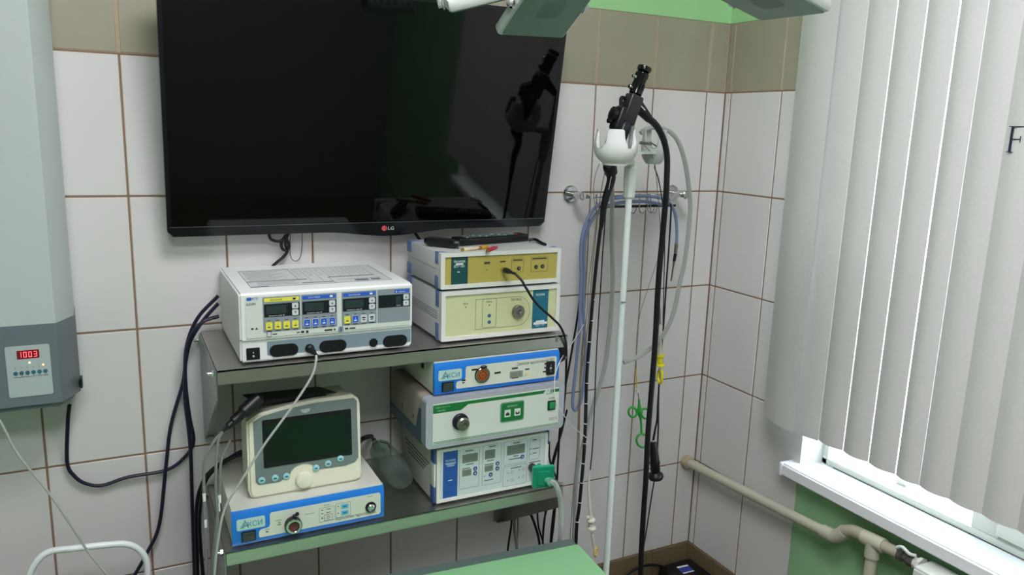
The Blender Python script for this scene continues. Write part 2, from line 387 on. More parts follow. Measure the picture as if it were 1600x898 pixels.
# ================================================================== STEEL SHELVES
def shelf(z, yl, label):
    x0, x1 = .134, .942
    t = thing('steel_shelf', label, 'shelf', (x0, 0, z - .27), 'stainless steel wall shelves')
    bm = bm_new(); add_box(bm, x0, x1, yl, -.002, z - .003, z); add_box(bm, x0, x1, yl, yl + .002, z - .03, z, 0)
    add_box(bm, x0, x1, yl, yl + .014, z - .03, z - .028); add_box(bm, x0, x1, -.004, -.002, z - .03, z)
    obj('shelf_board', bm, STEEL, t)
    for s, xa in ((1, x0 - .0035), (-1, x1 + .001)):
        pr_ = [(-.002, z - .004), (-.002, z - .262), (-.018, z - .262), (yl + .004, z - .062), (yl + .004, z - .004)]
        br = obj('bracket', prism(bm_new(), pr_, xa, xa + .0025, 'x'), STEEL2, t)
        xi = xa + .0025 if s > 0 else xa
        bm = bm_new(); add_box(bm, xi, xi + s * .026, -.0045, -.002, z - .262, z - .03); add_box(bm, xi, xi + s * .02, -.018, -.004, z - .262, z - .2595)
        obj('wall_flange', bm, STEEL2, br)
        for yb in (-.03, yl + .03):
            xo = xa if s > 0 else xa + .0025
            bm = bm_new(); cyl(bm, (xo, yb, z - .013), (xo - s * .005, yb, z - .013), .0075, 6); cyl(bm, (xo - s * .005, yb, z - .013), (xo - s * .013, yb, z - .013), .004, 12); lathe(bm, (xo - s * .012, yb, z - .013), (-s, 0, 0), [(.0045, 0), (.003, .003), (0, .004)], 12)
            obj('bolt', bm, CHROME, br)
    return t
ZU, ZL = 1.09, .70
sh1 = shelf(ZU, -.33, 'upper stainless steel wall shelf directly beneath the television')
sh2 = shelf(ZL, -.342, 'lower stainless steel wall shelf near the green couch')
x_, z_ = Py(870.5, 529, -.3322).x, Py(870.5, 529, -.3322).z
obj('dark_sticker', add_box(bm_new(), x_ - .003, x_ + .003, -.3312, -.33, z_ - .008, z_ + .008), GREYPL2, sh1)

# ================================================================== ELECTROSURGICAL UNIT (upper shelf, left)
def feet(root, xs, ys, z0, z1, r=.008):
    for a in xs:
        for b in ys: obj('foot', cyl(bm_new(), (a, b, z0), (a, b, z1), r, 14), BLACK, root)
def rocker(p, R, parent=None, frame=BLACK):
    f = p.plate('switch', R, frame, .003, .001, parent=parent)
    x0, x1, z0, z1 = p.rect(*R); q = .12
    bm = bm_new(); ax = [(p.y - .003, z0 + (z1 - z0) * q), (p.y - .003, z1 - (z1 - z0) * q), (p.y - .0065, z1 - (z1 - z0) * q), (p.y - .004, (z0 + z1) / 2), (p.y - .005, z0 + (z1 - z0) * q)]
    prism(bm, ax, x0 + (x1 - x0) * q, x1 - (x1 - x0) * q, 'x'); obj('rocker', bm, BLACK, f)
    bm = bm_new(); xm = (x0 + x1) / 2; zm = (z0 + z1) / 2; h = (z1 - z0)
    add_box(bm, xm - .0004, xm + .0004, p.y - .0072, p.y - .0062, zm + h * .08, zm + h * .2)
    n = 16; cz = zm - h * .18; r = h * .08
    ring(bm, [(xm + r * math.cos(2 * PI * k / n), cz + r * math.sin(2 * PI * k / n)) for k in range(n)], [(xm + r * .65 * math.cos(2 * PI * k / n), cz + r * .65 * math.sin(2 * PI * k / n)) for k in range(n)], p.y - .0058, p.y - .004)
    obj('mark', bm, WINK, f); return f
YE = -.317
t = thing('electrosurgical_unit', 'white electrosurgical generator with yellow and blue buttons on upper shelf', 'medical device', (.363, YE, ZU))
x0, x1, zb, zt = .181, .546, ZU + .006, ZU + .152
pts = [(YE + .004, zb + .004), (YE + .008, zb), (-.008, zb), (-.008, zt - .004), (-.012, zt), (YE + .007, zt), (YE + .002, zt - .0015), (YE - .001, zt - .005), (YE - .0005, zb + .048), (YE + .004, zb + .044)]
ESW = mat('white_casing', (222, 224, 222), .4, var=.02)
bm = prism(bm_new(), pts, x0, x1, 'x'); bmesh.ops.bevel(bm, geom=[e for e in bm.edges if abs(e.verts[0].co.x - e.verts[1].co.x) < 1e-6], offset=.004, segments=2, affect='EDGES')
body = obj('casing', bm, ESW, t, smooth=32)
feet(t, (x0 + .03, x1 - .03), (YE + .03, -.05), ZU, zb + .002)
p = Panel(t, YE + .0005).crop(330, 390, 4.49)
fp = p.plate('front_panel', (228, 318, 1400, 560), WHITEPANEL, .0012, .003)
# the rectangle above is cut level: its corners come from the left-top and right-bottom of the slanting photograph view
xa, za = p.at(225, 318); xb_, zb_ = p.at(1400, 570); za2 = p.at(1395, 262)[1]
lo = p.plate('socket_panel', (392, 665, 1404, 690), mat('blue_grey_panel', (122, 140, 150), .45), .001, .004)
bpy.data.objects.remove(lo); bpy.data.objects.remove(fp)
p.y = YE - .001
fp = p.plate('front_panel', (x0 + .012, x1 - .007, zb + .052, zt - .008), WHITEPANEL, .0012, .003, px=False)
PB = mat('blue_grey_panel', (124, 142, 152), .45)
p.y = YE + .0045
zl0 = p.at(400, 772)[1]; zl1 = p.at(392, 662)[1]
lo = p.plate('socket_panel', (p.at(392, 700)[0], p.at(1398, 650)[0], zb + .011, zb + .041), PB, .001, .003, px=False)
rocker(p, (245, 692, 342, 764))
for (a0, b0_, a1, b1) in ((408, 660, 610, 745), (757, 632, 948, 715), (1203, 598, 1372, 678)):
    xa, za = p.at(a0, (b0_ + b1) / 2); xb_, zb_ = p.at(a1, (b0_ + b1) / 2); zm = (za + zb_) / 2 ; ze = (p.at(a0, b0_)[1] - p.at(a0, b1)[1]) / 2
    s = p.plate('socket', (xa, xb_, zm - ze, zm + ze), BLACK, .0015, .02, .001, px=False)
    for q in (.25, .5, .75):
        xx = xa + (xb_ - xa) * q; obj('socket_hole', cyl(bm_new(), (xx, p.y - .0025, zm), (xx, p.y - .0032, zm), .0035, 14), SCREENM, s)
for a, b in ((690, 690), (1137, 650)): p.disc('socket', a, b, .0095, BLACK, .003, .0005)
# plug with its lead
x_, z_ = p.at(690, 690)
plug = thing('footswitch_plug', 'black plug with pale grey lead in the front socket of the electrosurgical generator', 'plug', (x_, p.y - .03, z_ - .01))
e1 = Py(493.7, 553.7, -.352)
bm = bm_new(); lathe(bm, (x_, p.y - .003, z_), (e1 - Vector((x_, p.y - .003, z_))), [(.0085, 0), (.0085, .006), (.006, .008), (.006, .022), (.0035, .03), (.003, .04)], 18); obj('plug_body', bm, RUBBER, plug)
LEAD = mat('grey_lead', (168, 172, 168), .5)
L1 = [e1] + [Py(u, v, y) for u, v, y in ((494, 563, -.36), (487, 588, -.366), (457, 634.6, -.372), (412, 696, -.374), (374.6, 754.6, -.374), (350.6, 796, -.37), (340, 850, -.366), (335, 898, -.36), (332, 960, -.35))]
obj('lead', tube(bm_new(), L1, .0026, 8), LEAD, plug)
# control groups
p.y = YE - .0022
GP = mat('slate_panel', (132, 142, 148), .45)
def group(c, R, barR, barm, barn, dispR, btns, arrows, words):
    p.crop(*c)
    x0_, x1_, z0_, z1_ = R
    g = p.plate('control_group', R, GP, .0006, .0015, px=False)
    return g
def rowz(a, b): return p.at(a, b)
ink = bm_new(); wink = bm_new(); ylw = None
ZA1, ZA0 = zt - .0105, zb + .0625                      # top and bottom of the four grey groups
defs = []
p.crop(330, 390, 4.49)
edges = [(p.at(362, 430)[0], p.at(625, 430)[0]), (p.at(632, 430)[0], p.at(882, 420)[0]), (p.at(915, 410)[0], p.at(1160, 400)[0]), (p.at(1166, 400)[0], p.at(1396, 380)[0])]
HG = ZA1 - ZA0
for gi, (xa, xb_) in enumerate(edges):
    W_ = xb_ - xa
    g = p.plate('control_group', (xa, xb_, ZA0, ZA1), GP, .0006, .0015, px=False)
    X = lambda f: xa + W_ * f
    Z = lambda f: ZA1 - HG * f
    bmat = (YELLOW, BLUE, BLUE, BLUE)[gi]
    if gi < 3: p.plate('title_bar', (X(.04), X(.97), Z(.14), Z(.035)), bmat, .0005, .0008, .0006, g, px=False)
    else: p.plate('title_bar', (X(.52), X(.96), Z(.13), Z(.03)), bmat, .0005, .0008, .0006, g, px=False)
    add_text(ink if gi == 0 else wink, ('РЕЗАНИЕ', 'КОАГУЛЯЦИЯ', 'БИПОЛЯРНЫЙ', 'ТАЙМЕР')[gi], X(.2 if gi < 3 else .62), X(.52 if gi < 3 else .84), Z(.115), Z(.065), p.y - .0013)
    add_box(ink if gi == 0 else wink, X(.8 if gi < 3 else .56), X(.88 if gi < 3 else .585), p.y - .0014, p.y - .0013, Z(.115), Z(.06))
    d0 = .2 if gi < 3 else .17
    dsp = p.plate('display', (X(.03), X(.98), Z(.57 if gi < 3 else .55), Z(d0)), SCREENM, .0007, .001, .0006, g, px=False)
    p.plate('display_window', (X(.09 if gi < 3 else .55), X(.62 if gi < 3 else .72), Z(.49), Z(d0 + .05)), mat('display_green_grey', (46, 58, 58), .15), .0003, .0008, .0013, dsp, px=False)
    add_text(wink, 'Мощность, ном. Вт' if gi < 3 else 'Таймер', X(.15 if gi < 3 else .56), X(.58 if gi < 3 else .7), Z(.56 if gi < 3 else .53), Z(.52 if gi < 3 else .49), p.y - .0016)
    for bi, (f0, f1) in enumerate(((d0 + .01, d0 + .17), (d0 + .2, d0 + .36))):
        b_ = p.plate('arrow_button', (X(.775), X(.945), Z(f1), Z(f0)), BUTTON, .0016, .002, .0013, g, px=False)
        zm = Z((f0 + f1) / 2); s = 1 if bi == 0 else -1
        prism(ink, [(X(.835), zm - s * .0022), (X(.885), zm - s * .0022), (X(.86), zm + s * .0024)], p.y - .0029, p.y - .0031)
    if gi < 3:
        for k in range(4):
            f = .05 + .235 * k
            m_ = (YELLOW, BLUE, (YELLOW, BLUE, BUTTON, BUTTON)[k])[gi]
            bb = p.plate('mode_button', (X(f + .015), X(f + .185), Z(.93), Z(.72)), m_ , .0014, .002, .0006, g, px=False)
            o_ = bm_new(); p.outline(o_, (X(f + .015) - .0006, X(f + .185) + .0006, Z(.93) - .0006, Z(.72) + .0006), .0024, .0007, .0012, .001, px=False)
            obj('button_rim', o_, mat('pale_rim', (196, 206, 212), .4) if m_ is not YELLOW else mat('olive_rim', (186, 180, 96), .4), bb)
            tgt = wink if m_ is BLUE else ink
            xm = X(f + .1)
            add_box(tgt, xm - .0003, xm + .0003, p.y - .0021, p.y - .002, Z(.83), Z(.77)); add_box(tgt, X(f + .06), X(f + .14), p.y - .0021, p.y - .002, Z(.875), Z(.845))
            if m_ is BUTTON: add_box(tgt, X(f + .05), X(f + .15), p.y - .0021, p.y - .002, Z(.82), Z(.78))
            add_box(ink, X(f + .06), X(f + .14), p.y - .0008, p.y - .0006, Z(.685), Z(.665)); add_box(ink, X(f + .04), X(f + .17), p.y - .0008, p.y - .0006, Z(.985), Z(.965))
# lettering on the white panel
p.crop(330, 390, 4.49)
lg = bm_new(); xl = p.at(247, 350)[0]; zl = p.at(247, 350)[1]
prism(lg, rr(xl, xl + .0095, zl - .003, zl + .0036, .002), p.y, p.y - .0004); add_text(lg, 'ФОТЕК', xl + .0102, xl + .023, zl - .0018, zl + .0036, p.y - .0006); obj('logo', lg, BLUE, fp)
add_text(ink, 'E350M', xl, xl + .017, zl - .0125, zl - .0078, p.y - .0008)
xq, zq = p.at(288, 556)
for k in range(2):
    a = xq + k * .0085
    prism(ink, [(a - .003, zq - .002), (a + .003, zq - .002), (a, zq + .0026)] if k else [(a - .004, zq), (a, zq - .0022), (a + .004, zq), (a, zq + .0022)], p.y - .0001, p.y - .0003)
for R_ in ((430, 590, 462, 594), (600, 577, 622, 582), (630, 570, 653, 582), (665, 567, 683, 582), (795, 560, 850, 566), (860, 554, 872, 564), (938, 548, 962, 558), (970, 547, 1012, 552)): p.bar(ink, R_, .0002)
kb = p.plate('key_button', (390, 575, 424, 610), BUTTON, .0012, .002); p.outline(ink, (390, 575, 424, 610), .002, .0008, .0012)
sb = p.plate('selector_button', (894, 541, 926, 572), mat('pale_blue_button', (150, 170, 200), .4), .0012, .002); p.outline(ink, (894, 541, 926, 572), .002, .0008, .0012); p.bar(ink, (906, 545, 914, 568), .0013)
obj('lettering', ink, INK, t); obj('lettering', wink, WINK, t, label='white printed words and symbols')
# printed sheet on the lid
sh = bm_new(); zz = zt + .0003
def lid(a, b): q = Pz(360 + a / 6.154, 400 + b / 6.154, zz); return q.x, q.y
lp = [lid(90, 118), lid(1245, 72), lid(1535, 232), lid(240, 282)]
lx0, lx1, ly0, ly1 = .212, .515, YE + .045, -.075
prism(sh, [(lx0, ly0), (lx1, ly0), (lx1, ly1), (lx0, ly1)], zt - .0005, zz, 'z'); sheet = obj('instruction_sheet', sh, mat('sheet_print', (206, 208, 208), .45), t)
lk = bm_new()
def lbar(fx0, fx1, fy0, fy1): add_box(lk, lx0 + (lx1 - lx0) * fx0, lx0 + (lx1 - lx0) * fx1, ly1 + (ly0 - ly1) * fy0, ly1 + (ly0 - ly1) * fy1, zz, zz + .0002)
lbar(0, .36, 0, .025); lbar(0, .004, 0, 1); lbar(.996, 1, 0, 1); lbar(0, .42, .66, .70); lbar(0, 1, .975, .985); lbar(.36, .364, 0, .75); lbar(.36, 1, 0, .008)
for k in range(1, 9): lbar(.36 + k * .08, .363 + k * .08, .0, .8 if k < 3 else .62)
lbar(.58, .93, .62, .66); lbar(.36, .58, .87, .91); lbar(.62, .95, .8, .812); lbar(.58, .583, .62, 1); lbar(.0, .12, .94, .97); lbar(.74, .84, .84, .94); lbar(.86, .93, .84, .93)
for k in range(13): lbar(.02 + .002 * (k % 3), .3 - .03 * (k % 4), .08 + k * .045, .087 + k * .045)
for k in range(5): lbar(.06, .34 - .02 * (k % 3), .74 + k * .04, .747 + k * .04)
for k in range(7):
    for j in range(6): lbar(.38 + k * .08, .425 + k * .08 - .006 * (j % 3), .06 + j * .085, .067 + j * .085)
obj('printed_table', lk, mat('grey_print', (112, 114, 118), .6), sheet)

# ================================================================== TWO CREAM BOXES (upper shelf, right)
CORN = mat('blue_corner_plastic', (104, 124, 178), .42, var=.04)
BODY = mat('pale_grey_casing', (206, 208, 208), .42, var=.02)
def cream_box(label, x0, x1, z0, z1, yf, yb, foot0, seams):
    t = thing('endoscopy_unit', label, 'medical device', ((x0 + x1) / 2, yf, foot0), 'cream fronted endoscopy units')
    b = obj('casing', add_box(bm_new(), x0, x1, yf + .012, yb, z0, z1, .002, 2), BODY, t)
    bm = bm_new(); ring(bm, rr(x0 - .001, x1 + .001, z0 - .001, z1 + .001, .003), rr(x0 + .009, x1 - .009, z0 + .0085, z1 - .0085, .001), yf, yf + .016)
    obj('front_frame', bm, mat('pale_frame', (218, 220, 214), .4), t)
    c = .03; h = (z1 - z0) * .33
    for (ya, yb_) in ((yf + .016, yf + .038), (yb - .03, yb + .001)):
        for za, zb_ in ((z0 - .001, z0 + h), (z1 - h, z1 + .001)):
            for xs in (0, 1):
                bm = bm_new(); xe = x0 - .0012 if xs == 0 else x1 + .0012; xi = x0 + .002 if xs == 0 else x1 - .002
                add_box(bm, xe, xi, ya, yb_, za, zb_, .0008)
                zc = z1 + .0012 if za > z0 else z0 - .0012
                pr_ = [(xe, ya), (x0 + c * .9 if xs == 0 else x1 - c * .9, ya), (xe, yb_)]
                prism(bm, pr_, zc - .001 if za > z0 else zc, zc if za > z0 else zc + .001, 'z')
                obj('corner_guard', bm, CORN, t)
    bm = bm_new()
    for f in seams: add_box(bm, x0 - .0006, x0 + .001, yf + .03, yb - .03, z0 + (z1 - z0) * f - .0005, z0 + (z1 - z0) * f + .0005)
    obj('side_seam', bm, mat('seam_grey', (120, 122, 124), .6), b)
    feet(t, (x0 + .03, x1 - .03), (yf + .03, yb - .03), foot0, z0 + .001, .01)
    return t
YC = -.305
tc_ = cream_box('cream unit with round silver light socket and teal label, lower of two on upper shelf', .621, .930, ZU + .0075, ZU + .1215, YC, -.075, ZU, (.42, .47, .52, .57))
tb_ = cream_box('mustard fronted unit with dark green label, stacked on the cream unit beneath television', .619, .929, ZU + .1295, ZU + .2105, YC + .002, -.075, ZU + .1225, (.52,))
# lower unit front
p = Panel(tc_, YC + .006).crop(690, 450, 8.421)
fpn = p.plate('front_panel', (.629, .922, ZU + .015, ZU + .114), mat('pale_lime_panel', (202, 206, 160), .45, var=.02), .002, .001, px=False); p.y -= .002
xt0, xt1 = p.at(1195, 280)[0], p.at(1398, 280)[0]
p.plate('teal_label', (xt0, xt1, ZU + .0155, ZU + .1135), mat('teal_label', (28, 104, 128), .45), .0004, .0003, px=False)
ink = bm_new(); wk = bm_new()
def orect(a0, a1, bt, bb, r=.004):
    xa = p.at(a0, (bt + bb) / 2)[0]; xb_ = p.at(a1, (bt + bb) / 2)[0]; zz1 = p.at((a0), bt)[1]; zz0 = p.at(a0, bb)[1]
    return xa, xb_, zz0, zz1
xa, xb_, z0_, z1_ = orect(445, 1160, 150, 548)
R2 = (z1_ - z0_) / 2 - .001; n = 14
def dshape(i):
    P_ = [(xa + i, z1_ - i), (xa + i, z0_ + i)]
    for k in range(n + 1):
        a = -PI / 2 + PI * k / n; P_.append((xb_ - R2 + (R2 - i) * math.cos(a), (z0_ + z1_) / 2 + (R2 + .001 - i) * math.sin(a)))
    return P_
ring(ink, dshape(0), dshape(.0006), p.y, p.y - .0003)
R_ = orect(535, 720, 145, 525); p.outline(ink, (R_[0], R_[1], R_[2], R_[3]), .004, .0006, 0, px=False)
p.text(ink, 'СЕТЬ', (287, 200, 350, 218), .0005); p.text(ink, 'ЛАМПА', (585, 172, 665, 190), .0005); p.text(ink, 'СВЕТОВОД', (915, 140, 1050, 163), .0005)
for a, b in ((318, 250), (628, 224)):
    x_, z_ = p.at(a, b); cyl(ink, (x_, p.y, z_), (x_, p.y - .0006, z_), .0013, 12)
p.text(wk, 'Аксиома', (1243, 65, 1355, 95), .0008); p.bar(wk, (1240, 428, 1350, 440), .0005); p.bar(wk, (1210, 452, 1385, 466), .0005); p.text(wk, 'ОИЭ ИП', (1235, 476, 1360, 494), .0008)
for b in (360, 445):
    bt = p.disc('push_button', 626, b, .0045, mat('blue_push_button', (64, 128, 160), .4), .0015)
    x_, z_ = p.at(626, b); ring(ink, [(x_ + .0026 * math.cos(2 * PI * k / 16), z_ + .0026 * math.sin(2 * PI * k / 16)) for k in range(16)], [(x_ + .0018 * math.cos(2 * PI * k / 16), z_ + .0018 * math.sin(2 * PI * k / 16)) for k in range(16)], p.y - .0015, p.y - .0018)
obj('lettering', ink, INK, tc_); obj('lettering', wk, WINK, tc_)
x_, z_ = p.at(1000, 305)
sock = obj('light_socket', lathe(bm_new(), (x_, p.y + .001, z_), (0, -1, 0), [(.0158, 0), (.0158, .008), (.0145, .0095), (.006, .0095), (.0055, .009), (.0055, .005), (0, .005)], 32), DULL, tc_)
obj('light_guide', lathe(bm_new(), (x_ + .001, p.y - .004, z_ - .001), (0, -1, 0), [(.003, 0), (.003, .006), (.0015, .0065), (0, .0065)], 14), CHROME, sock)
# upper unit front
p = Panel(tb_, YC + .008).crop(640, 355, 6.667)
p.plate('front_panel', (.628, .921, ZU + .137, ZU + .203), mat('mustard_panel', (178, 166, 84), .45, var=.04), .002, .001, px=False); p.y -= .002
xt0, xt1 = p.at(432, 450)[0], p.at(606, 450)[0]
p.plate('green_label', (xt0, xt1, ZU + .1375, ZU + .2025), mat('dark_green_label', (20, 74, 74), .45), .0004, .0003, px=False)
ink = bm_new(); wk = bm_new()
p.text(wk, 'Аксиома', (462, 342, 578, 364), .0008); p.bar(wk, (482, 376, 560, 388), .0005); p.text(wk, 'ВПЭ 1001', (466, 396, 572, 416), .0008); p.bar(wk, (496, 462, 522, 470), .0005)
p.bar(ink, (778, 362, 838, 372), 0); p.bar(ink, (776, 378, 838, 382), 0); p.bar(ink, (944, 352, 1000, 362), 0)
x_, z_ = p.at(804, 446); cyl(ink, (x_, p.y, z_), (x_, p.y - .0006, z_), .0013, 12)
for a0, a1, bt, bb in ((1062, 1188, 328, 472), (1264, 1438, 312, 466)):
    R_ = orect(a0, a1, bt, bb); p.outline(ink, R_, .001, .0004, 0, px=False)
    zt_ = R_[3] - .006; add_box(ink, R_[0], R_[1], p.y - .0003, p.y, zt_ - .0004, zt_); add_box(ink, R_[0] + .004, R_[1] - .004, p.y - .0003, p.y, zt_ + .0012, zt_ + .0036)
x_, z_ = p.at(1097, 428); cyl(ink, (x_, p.y, z_), (x_, p.y - .0006, z_), .001, 10)
obj('lettering', ink, INK, tb_); obj('lettering', wk, WINK, tb_)
for a, b in ((1137, 426), (1316, 412), (1384, 406)):
    d_ = p.disc('jack', a, b, .0048, BLACK, .002); x_, z_ = p.at(a, b)
    obj('jack_core', cyl(bm_new(), (x_, p.y - .0018, z_), (x_, p.y - .003, z_), .0022, 12), DULL, d_)
# camera cable plugged in the upper unit
x_, z_ = p.at(970, 436); a0 = Vector((x_, p.y, z_)); e1 = Py(640 + 1100 / 6.667, 355 + 485 / 6.667, -.36)
t = thing('camera_plug', 'black camera plug and cable in the mustard fronted unit', 'cable', (x_, p.y - .02, z_ - .01))
obj('plug_ring', lathe(bm_new(), a0, e1 - a0, [(.0055, 0), (.0055, .007), (.005, .008)], 18), mat('brass', (200, 180, 110), .3, .8), t)
obj('plug_body', lathe(bm_new(), a0 + (e1 - a0) * .18, e1 - a0, [(.006, 0), (.0068, .003), (.0062, .02), (.0035, .028), (.003, (e1 - a0).length * .84)], 18), RUBBER, t)
pts = [e1] + [Py(u, v, y) for u, v, y in ((815, 438, -.372), (822, 450, -.374), (838, 474, -.372), (862, 496, -.362), (876, 511, -.35), (883.5, 532, -.338), (885, 560, -.32), (883, 615, -.26), (875, 668, -.2), (872, 720, -.15), (868, 790, -.09), (861, 850, -.07), (850, 900, -.06), (845, 960, -.06))]
obj('cable', tube(bm_new(), pts, .003, 8), RUBBER, t)

# ================================================================== THINGS LYING ON THE UPPER UNIT
ZQ = ZU + .2105
def onq(u, v): return Pz(u, v, ZQ)
q0, q1 = Pz(664, 376, ZQ + .012), Pz(717, 381, ZQ + .012)
t = thing('power_adapter', 'black rounded handset lying on the mustard fronted unit under television', 'handset', (q0.x, q0.y, ZQ))
d_ = Vector((q1.x - q0.x, q1.y - q0.y, 0))
bm = bm_new(); P_ = [Vector((q0.x, q0.y, ZQ + .012)) + d_ * f for f in (0, .12, .35, .65, .9, 1)]
rr_ = (.007, .011, .0118, .0118, .0105, .006)
tube(bm, P_, lambda tt: (.006 + .0055 * min(1, 4 * tt, 4 * (1 - tt) + .15)), 14, 3)
obj('handset_body', bm, BLACK, t)
bm = bm_new(); c_ = P_[4]; add_box(bm, c_.x - .004, c_.x + .004, c_.y - .0115, c_.y - .009, ZQ + .014, ZQ + .019, .001); obj('button', bm, GREYPL2, t)
a, b = Pz(718, 385, ZQ), Pz(826, 377, ZQ)
t = thing('remote_control', 'long black remote control with rows of keys lying below the television', 'remote control', (a.x, a.y, ZQ))
ang = math.atan2(b.y - a.y, b.x - a.x); L = (b - a).length; t.rotation_euler.z = ang
def loc(bm): bmesh.ops.translate(bm, vec=(a.x, a.y, ZQ), verts=bm.verts); return bm
obj('remote_body', loc(add_box(bm_new(), 0, L, -.002, .042, .001, .019, .005, 3)), BLACK, t)
for i in range(14):
    for j in range(3):
        obj('key', loc(add_box(bm_new(), .022 + i * (L - .05) / 14, .022 + i * (L - .05) / 14 + .007, .004 + j * .012, .012 + j * .012, .018, .0205, .0012, 1)), RED if (i, j) == (13, 0) else (GREYPL2 if (i + j) % 5 else LGREY), t)
# cable tail beside the remote
solo('cable_end', tube(bm_new(), [Pz(826, 375, ZQ + .006), Pz(836, 374, ZQ + .008), Pz(845, 379, ZQ + .004), Pz(852, 382, ZQ + .003)], .004, 8), RUBBER, 'short black cable end beside the remote control', 'cable')
def rca(name, a, b, m, label):
    a = Pz(*a, ZQ + .0048); b = Pz(*b, ZQ + .0048); t = thing(name, label, 'plug', (a.x, a.y, ZQ), 'audio video plugs on the mustard unit'); L = (b - a).length
    obj('sleeve', lathe(bm_new(), a, b - a, [(.0042, 0), (.0047, .001), (.0047, L * .7), (.0028, L)], 16), m, t)
    obj('contact', lathe(bm_new(), a - (b - a).normalized() * .005, b - a, [(.0036, 0), (.0036, .006)], 14), mat('gold', (206, 170, 90), .25, 1), t)
rca('video_plug', (724, 390), (748, 387), mat('ivory_plug', (222, 212, 180), .4), 'ivory audio plug lying beside the yellow and red ones')
rca('video_plug', (751, 387), (763, 385), mat('yellow_plug', (214, 164, 50), .4), 'yellow video plug between ivory and red plugs')
rca('video_plug', (762, 391), (776, 386), RED, 'red audio plug at the right of the three plugs')

# ================================================================== BLUE FRONTED UNITS
PALE = mat('pale_side_casing', (196, 198, 186), .45, var=.03)
def blue_unit(name, label, x0, x1, z0, z1, yf, yb, foot0, crop, left):
    t = thing(name, label, 'medical device', ((x0 + x1) / 2, yf, foot0), 'blue fronted endoscopy units')
    obj('casing', add_box(bm_new(), x0 + .001, x1 - .001, yf + .006, yb, z0, z1, .0015), PALE, t)
    bm = bm_new(); pts = [(yf + .008, z0), (yf + .001, z0), (yf, z0 + .002), (yf, z1 - .012), (yf + .008, z1)]
    prism(bm, pts, x0, x1, 'x'); fb = obj('blue_front', bm, AKBLUE, t)
    feet(t, (x0 + .03, x1 - .03), (yf + .03, yb - .03), foot0, z0 + .001)
    W_, H_ = x1 - x0, z1 - z0
    X = lambda f: x0 + W_ * f
    Z = lambda f: z1 - H_ * f
    p = Panel(t, yf)
    # pale panel with a stepped left edge
    r = .004
    L_ = [(X(.17), Z(.88)), (X(.965), Z(.88)), (X(.975), Z(.83)), (X(.975), Z(.27)), (X(.965), Z(.22)), (X(.245), Z(.22)), (X(.235), Z(.27)), (X(.235), Z(.56)), (X(.225), Z(.63)), (X(.175), Z(.66)), (X(.165), Z(.7)), (X(.163), Z(.82))]
    pp = obj('pale_panel', prism(bm_new(), L_, yf, yf - .001), PANEL, t)
    lp_ = p.plate('logo_plate', (X(.03), X(.205), Z(.58), Z(.26)), mat('logo_plate', (178, 206, 200), .4), .001, .004, px=False)
    bm = bm_new(); add_text(bm, 'КСИ', X(.097), X(.187), Z(.505), Z(.355), yf - .0013)
    xa, xb_ = X(.05), X(.103); zA, zB = Z(.52), Z(.3); xm = X(.081)
    for i in range(3):
        f = i * .0028
        prism(bm, [(xa + f, zA), (xa + f + .0016, zA), (xm + .0012, zB - f * 1.8), (xm - .0004, zB - f * 1.8)], yf - .001, yf - .0013)
    prism(bm, [(xm - .0006, zB), (xm + .0008, zB), (xb_, zA), (xb_ - .0018, zA)], yf - .001, yf - .0013); add_box(bm, X(.075), xb_, yf - .0013, yf - .001, Z(.47), Z(.45))
    obj('logo', bm, TEALINK, lp_)
    sw = p.plate('power_switch', (X(.055), X(.145), Z(.92), Z(.63)), BLACK, .002, .001, px=False)
    bm = bm_new(); prism(bm, [(yf - .002, Z(.89)), (yf - .002, Z(.66)), (yf - .007, Z(.67)), (yf - .0035, Z(.78)), (yf - .005, Z(.89))], X(.063), X(.137), 'x'); obj('rocker', bm, mat('smoked_rocker', (58, 66, 66), .2), sw)
    return t, p, X, Z
YG = -.330
t, p, X, Z = blue_unit('video_processor', 'blue fronted video processor with open metal socket, under the portable monitor', .148, .476, ZL + .005, ZL + .084, YG, -.04, ZL, None, True)
ink = bm_new(); yk = YG - .0012
p.crop(360, 750, 6.4)
def metal_socket(a, b, r, core, hood=True):
    x, z = p.at(a, b, .01)
    s = obj('camera_socket', lathe(bm_new(), (x, p.y + .001, z), (0, -1, 0), [(r, 0), (r, .016), (r * .94, .0175), (r * .74, .0175), (r * .7, .017), (r * .7, .006), (0, .006)], 32), CHROME, t)
    c_ = obj('socket_core', lathe(bm_new(), (x, p.y - .005, z), (0, -1, 0), [(r * .68, 0), (r * .68, .005), (0, .005)], 24), core, s)
    bm = bm_new()
    for k in range(7):
        aa = 2 * PI * k / 7; q = r * .4 if k < 6 else 0
        cyl(bm, (x + q * math.cos(aa), p.y - .0098, z + q * math.sin(aa)), (x + q * math.cos(aa), p.y - .0108, z + q * math.sin(aa)), .001, 8)
    obj('contacts', bm, BLACK, s)
    bm = bm_new(); ring(bm, [(x + r * 1.1 * math.cos(PI * k / 12), z + r * 1.1 * math.sin(PI * k / 12)) for k in range(24)], [(x + r * .98 * math.cos(PI * k / 12), z + r * .98 * math.sin(PI * k / 12)) for k in range(24)], p.y, p.y - .013); obj('collar', bm, BLACK, s)
    bm = bm_new(); lathe(bm, (x, p.y - .005, z + r * 1.1), (.6, -.3, .5), [(.002, 0), (.0042, .002), (.0042, .005), (.002, .007), (.0045, .011), (.003, .015), (0, .016)], 12); obj('latch', bm, BLACK, s)
    return s
metal_socket(632, 455, .0165, mat('brown_core', (96, 52, 48), .5))
x, z = p.at(1406, 272, .004)
k_ = obj('power_button_ring', lathe(bm_new(), (x, YG, z), (0, -1, 0), [(.0125, 0), (.0125, .003), (.011, .004), (.009, .004)], 28), BLACK, t)
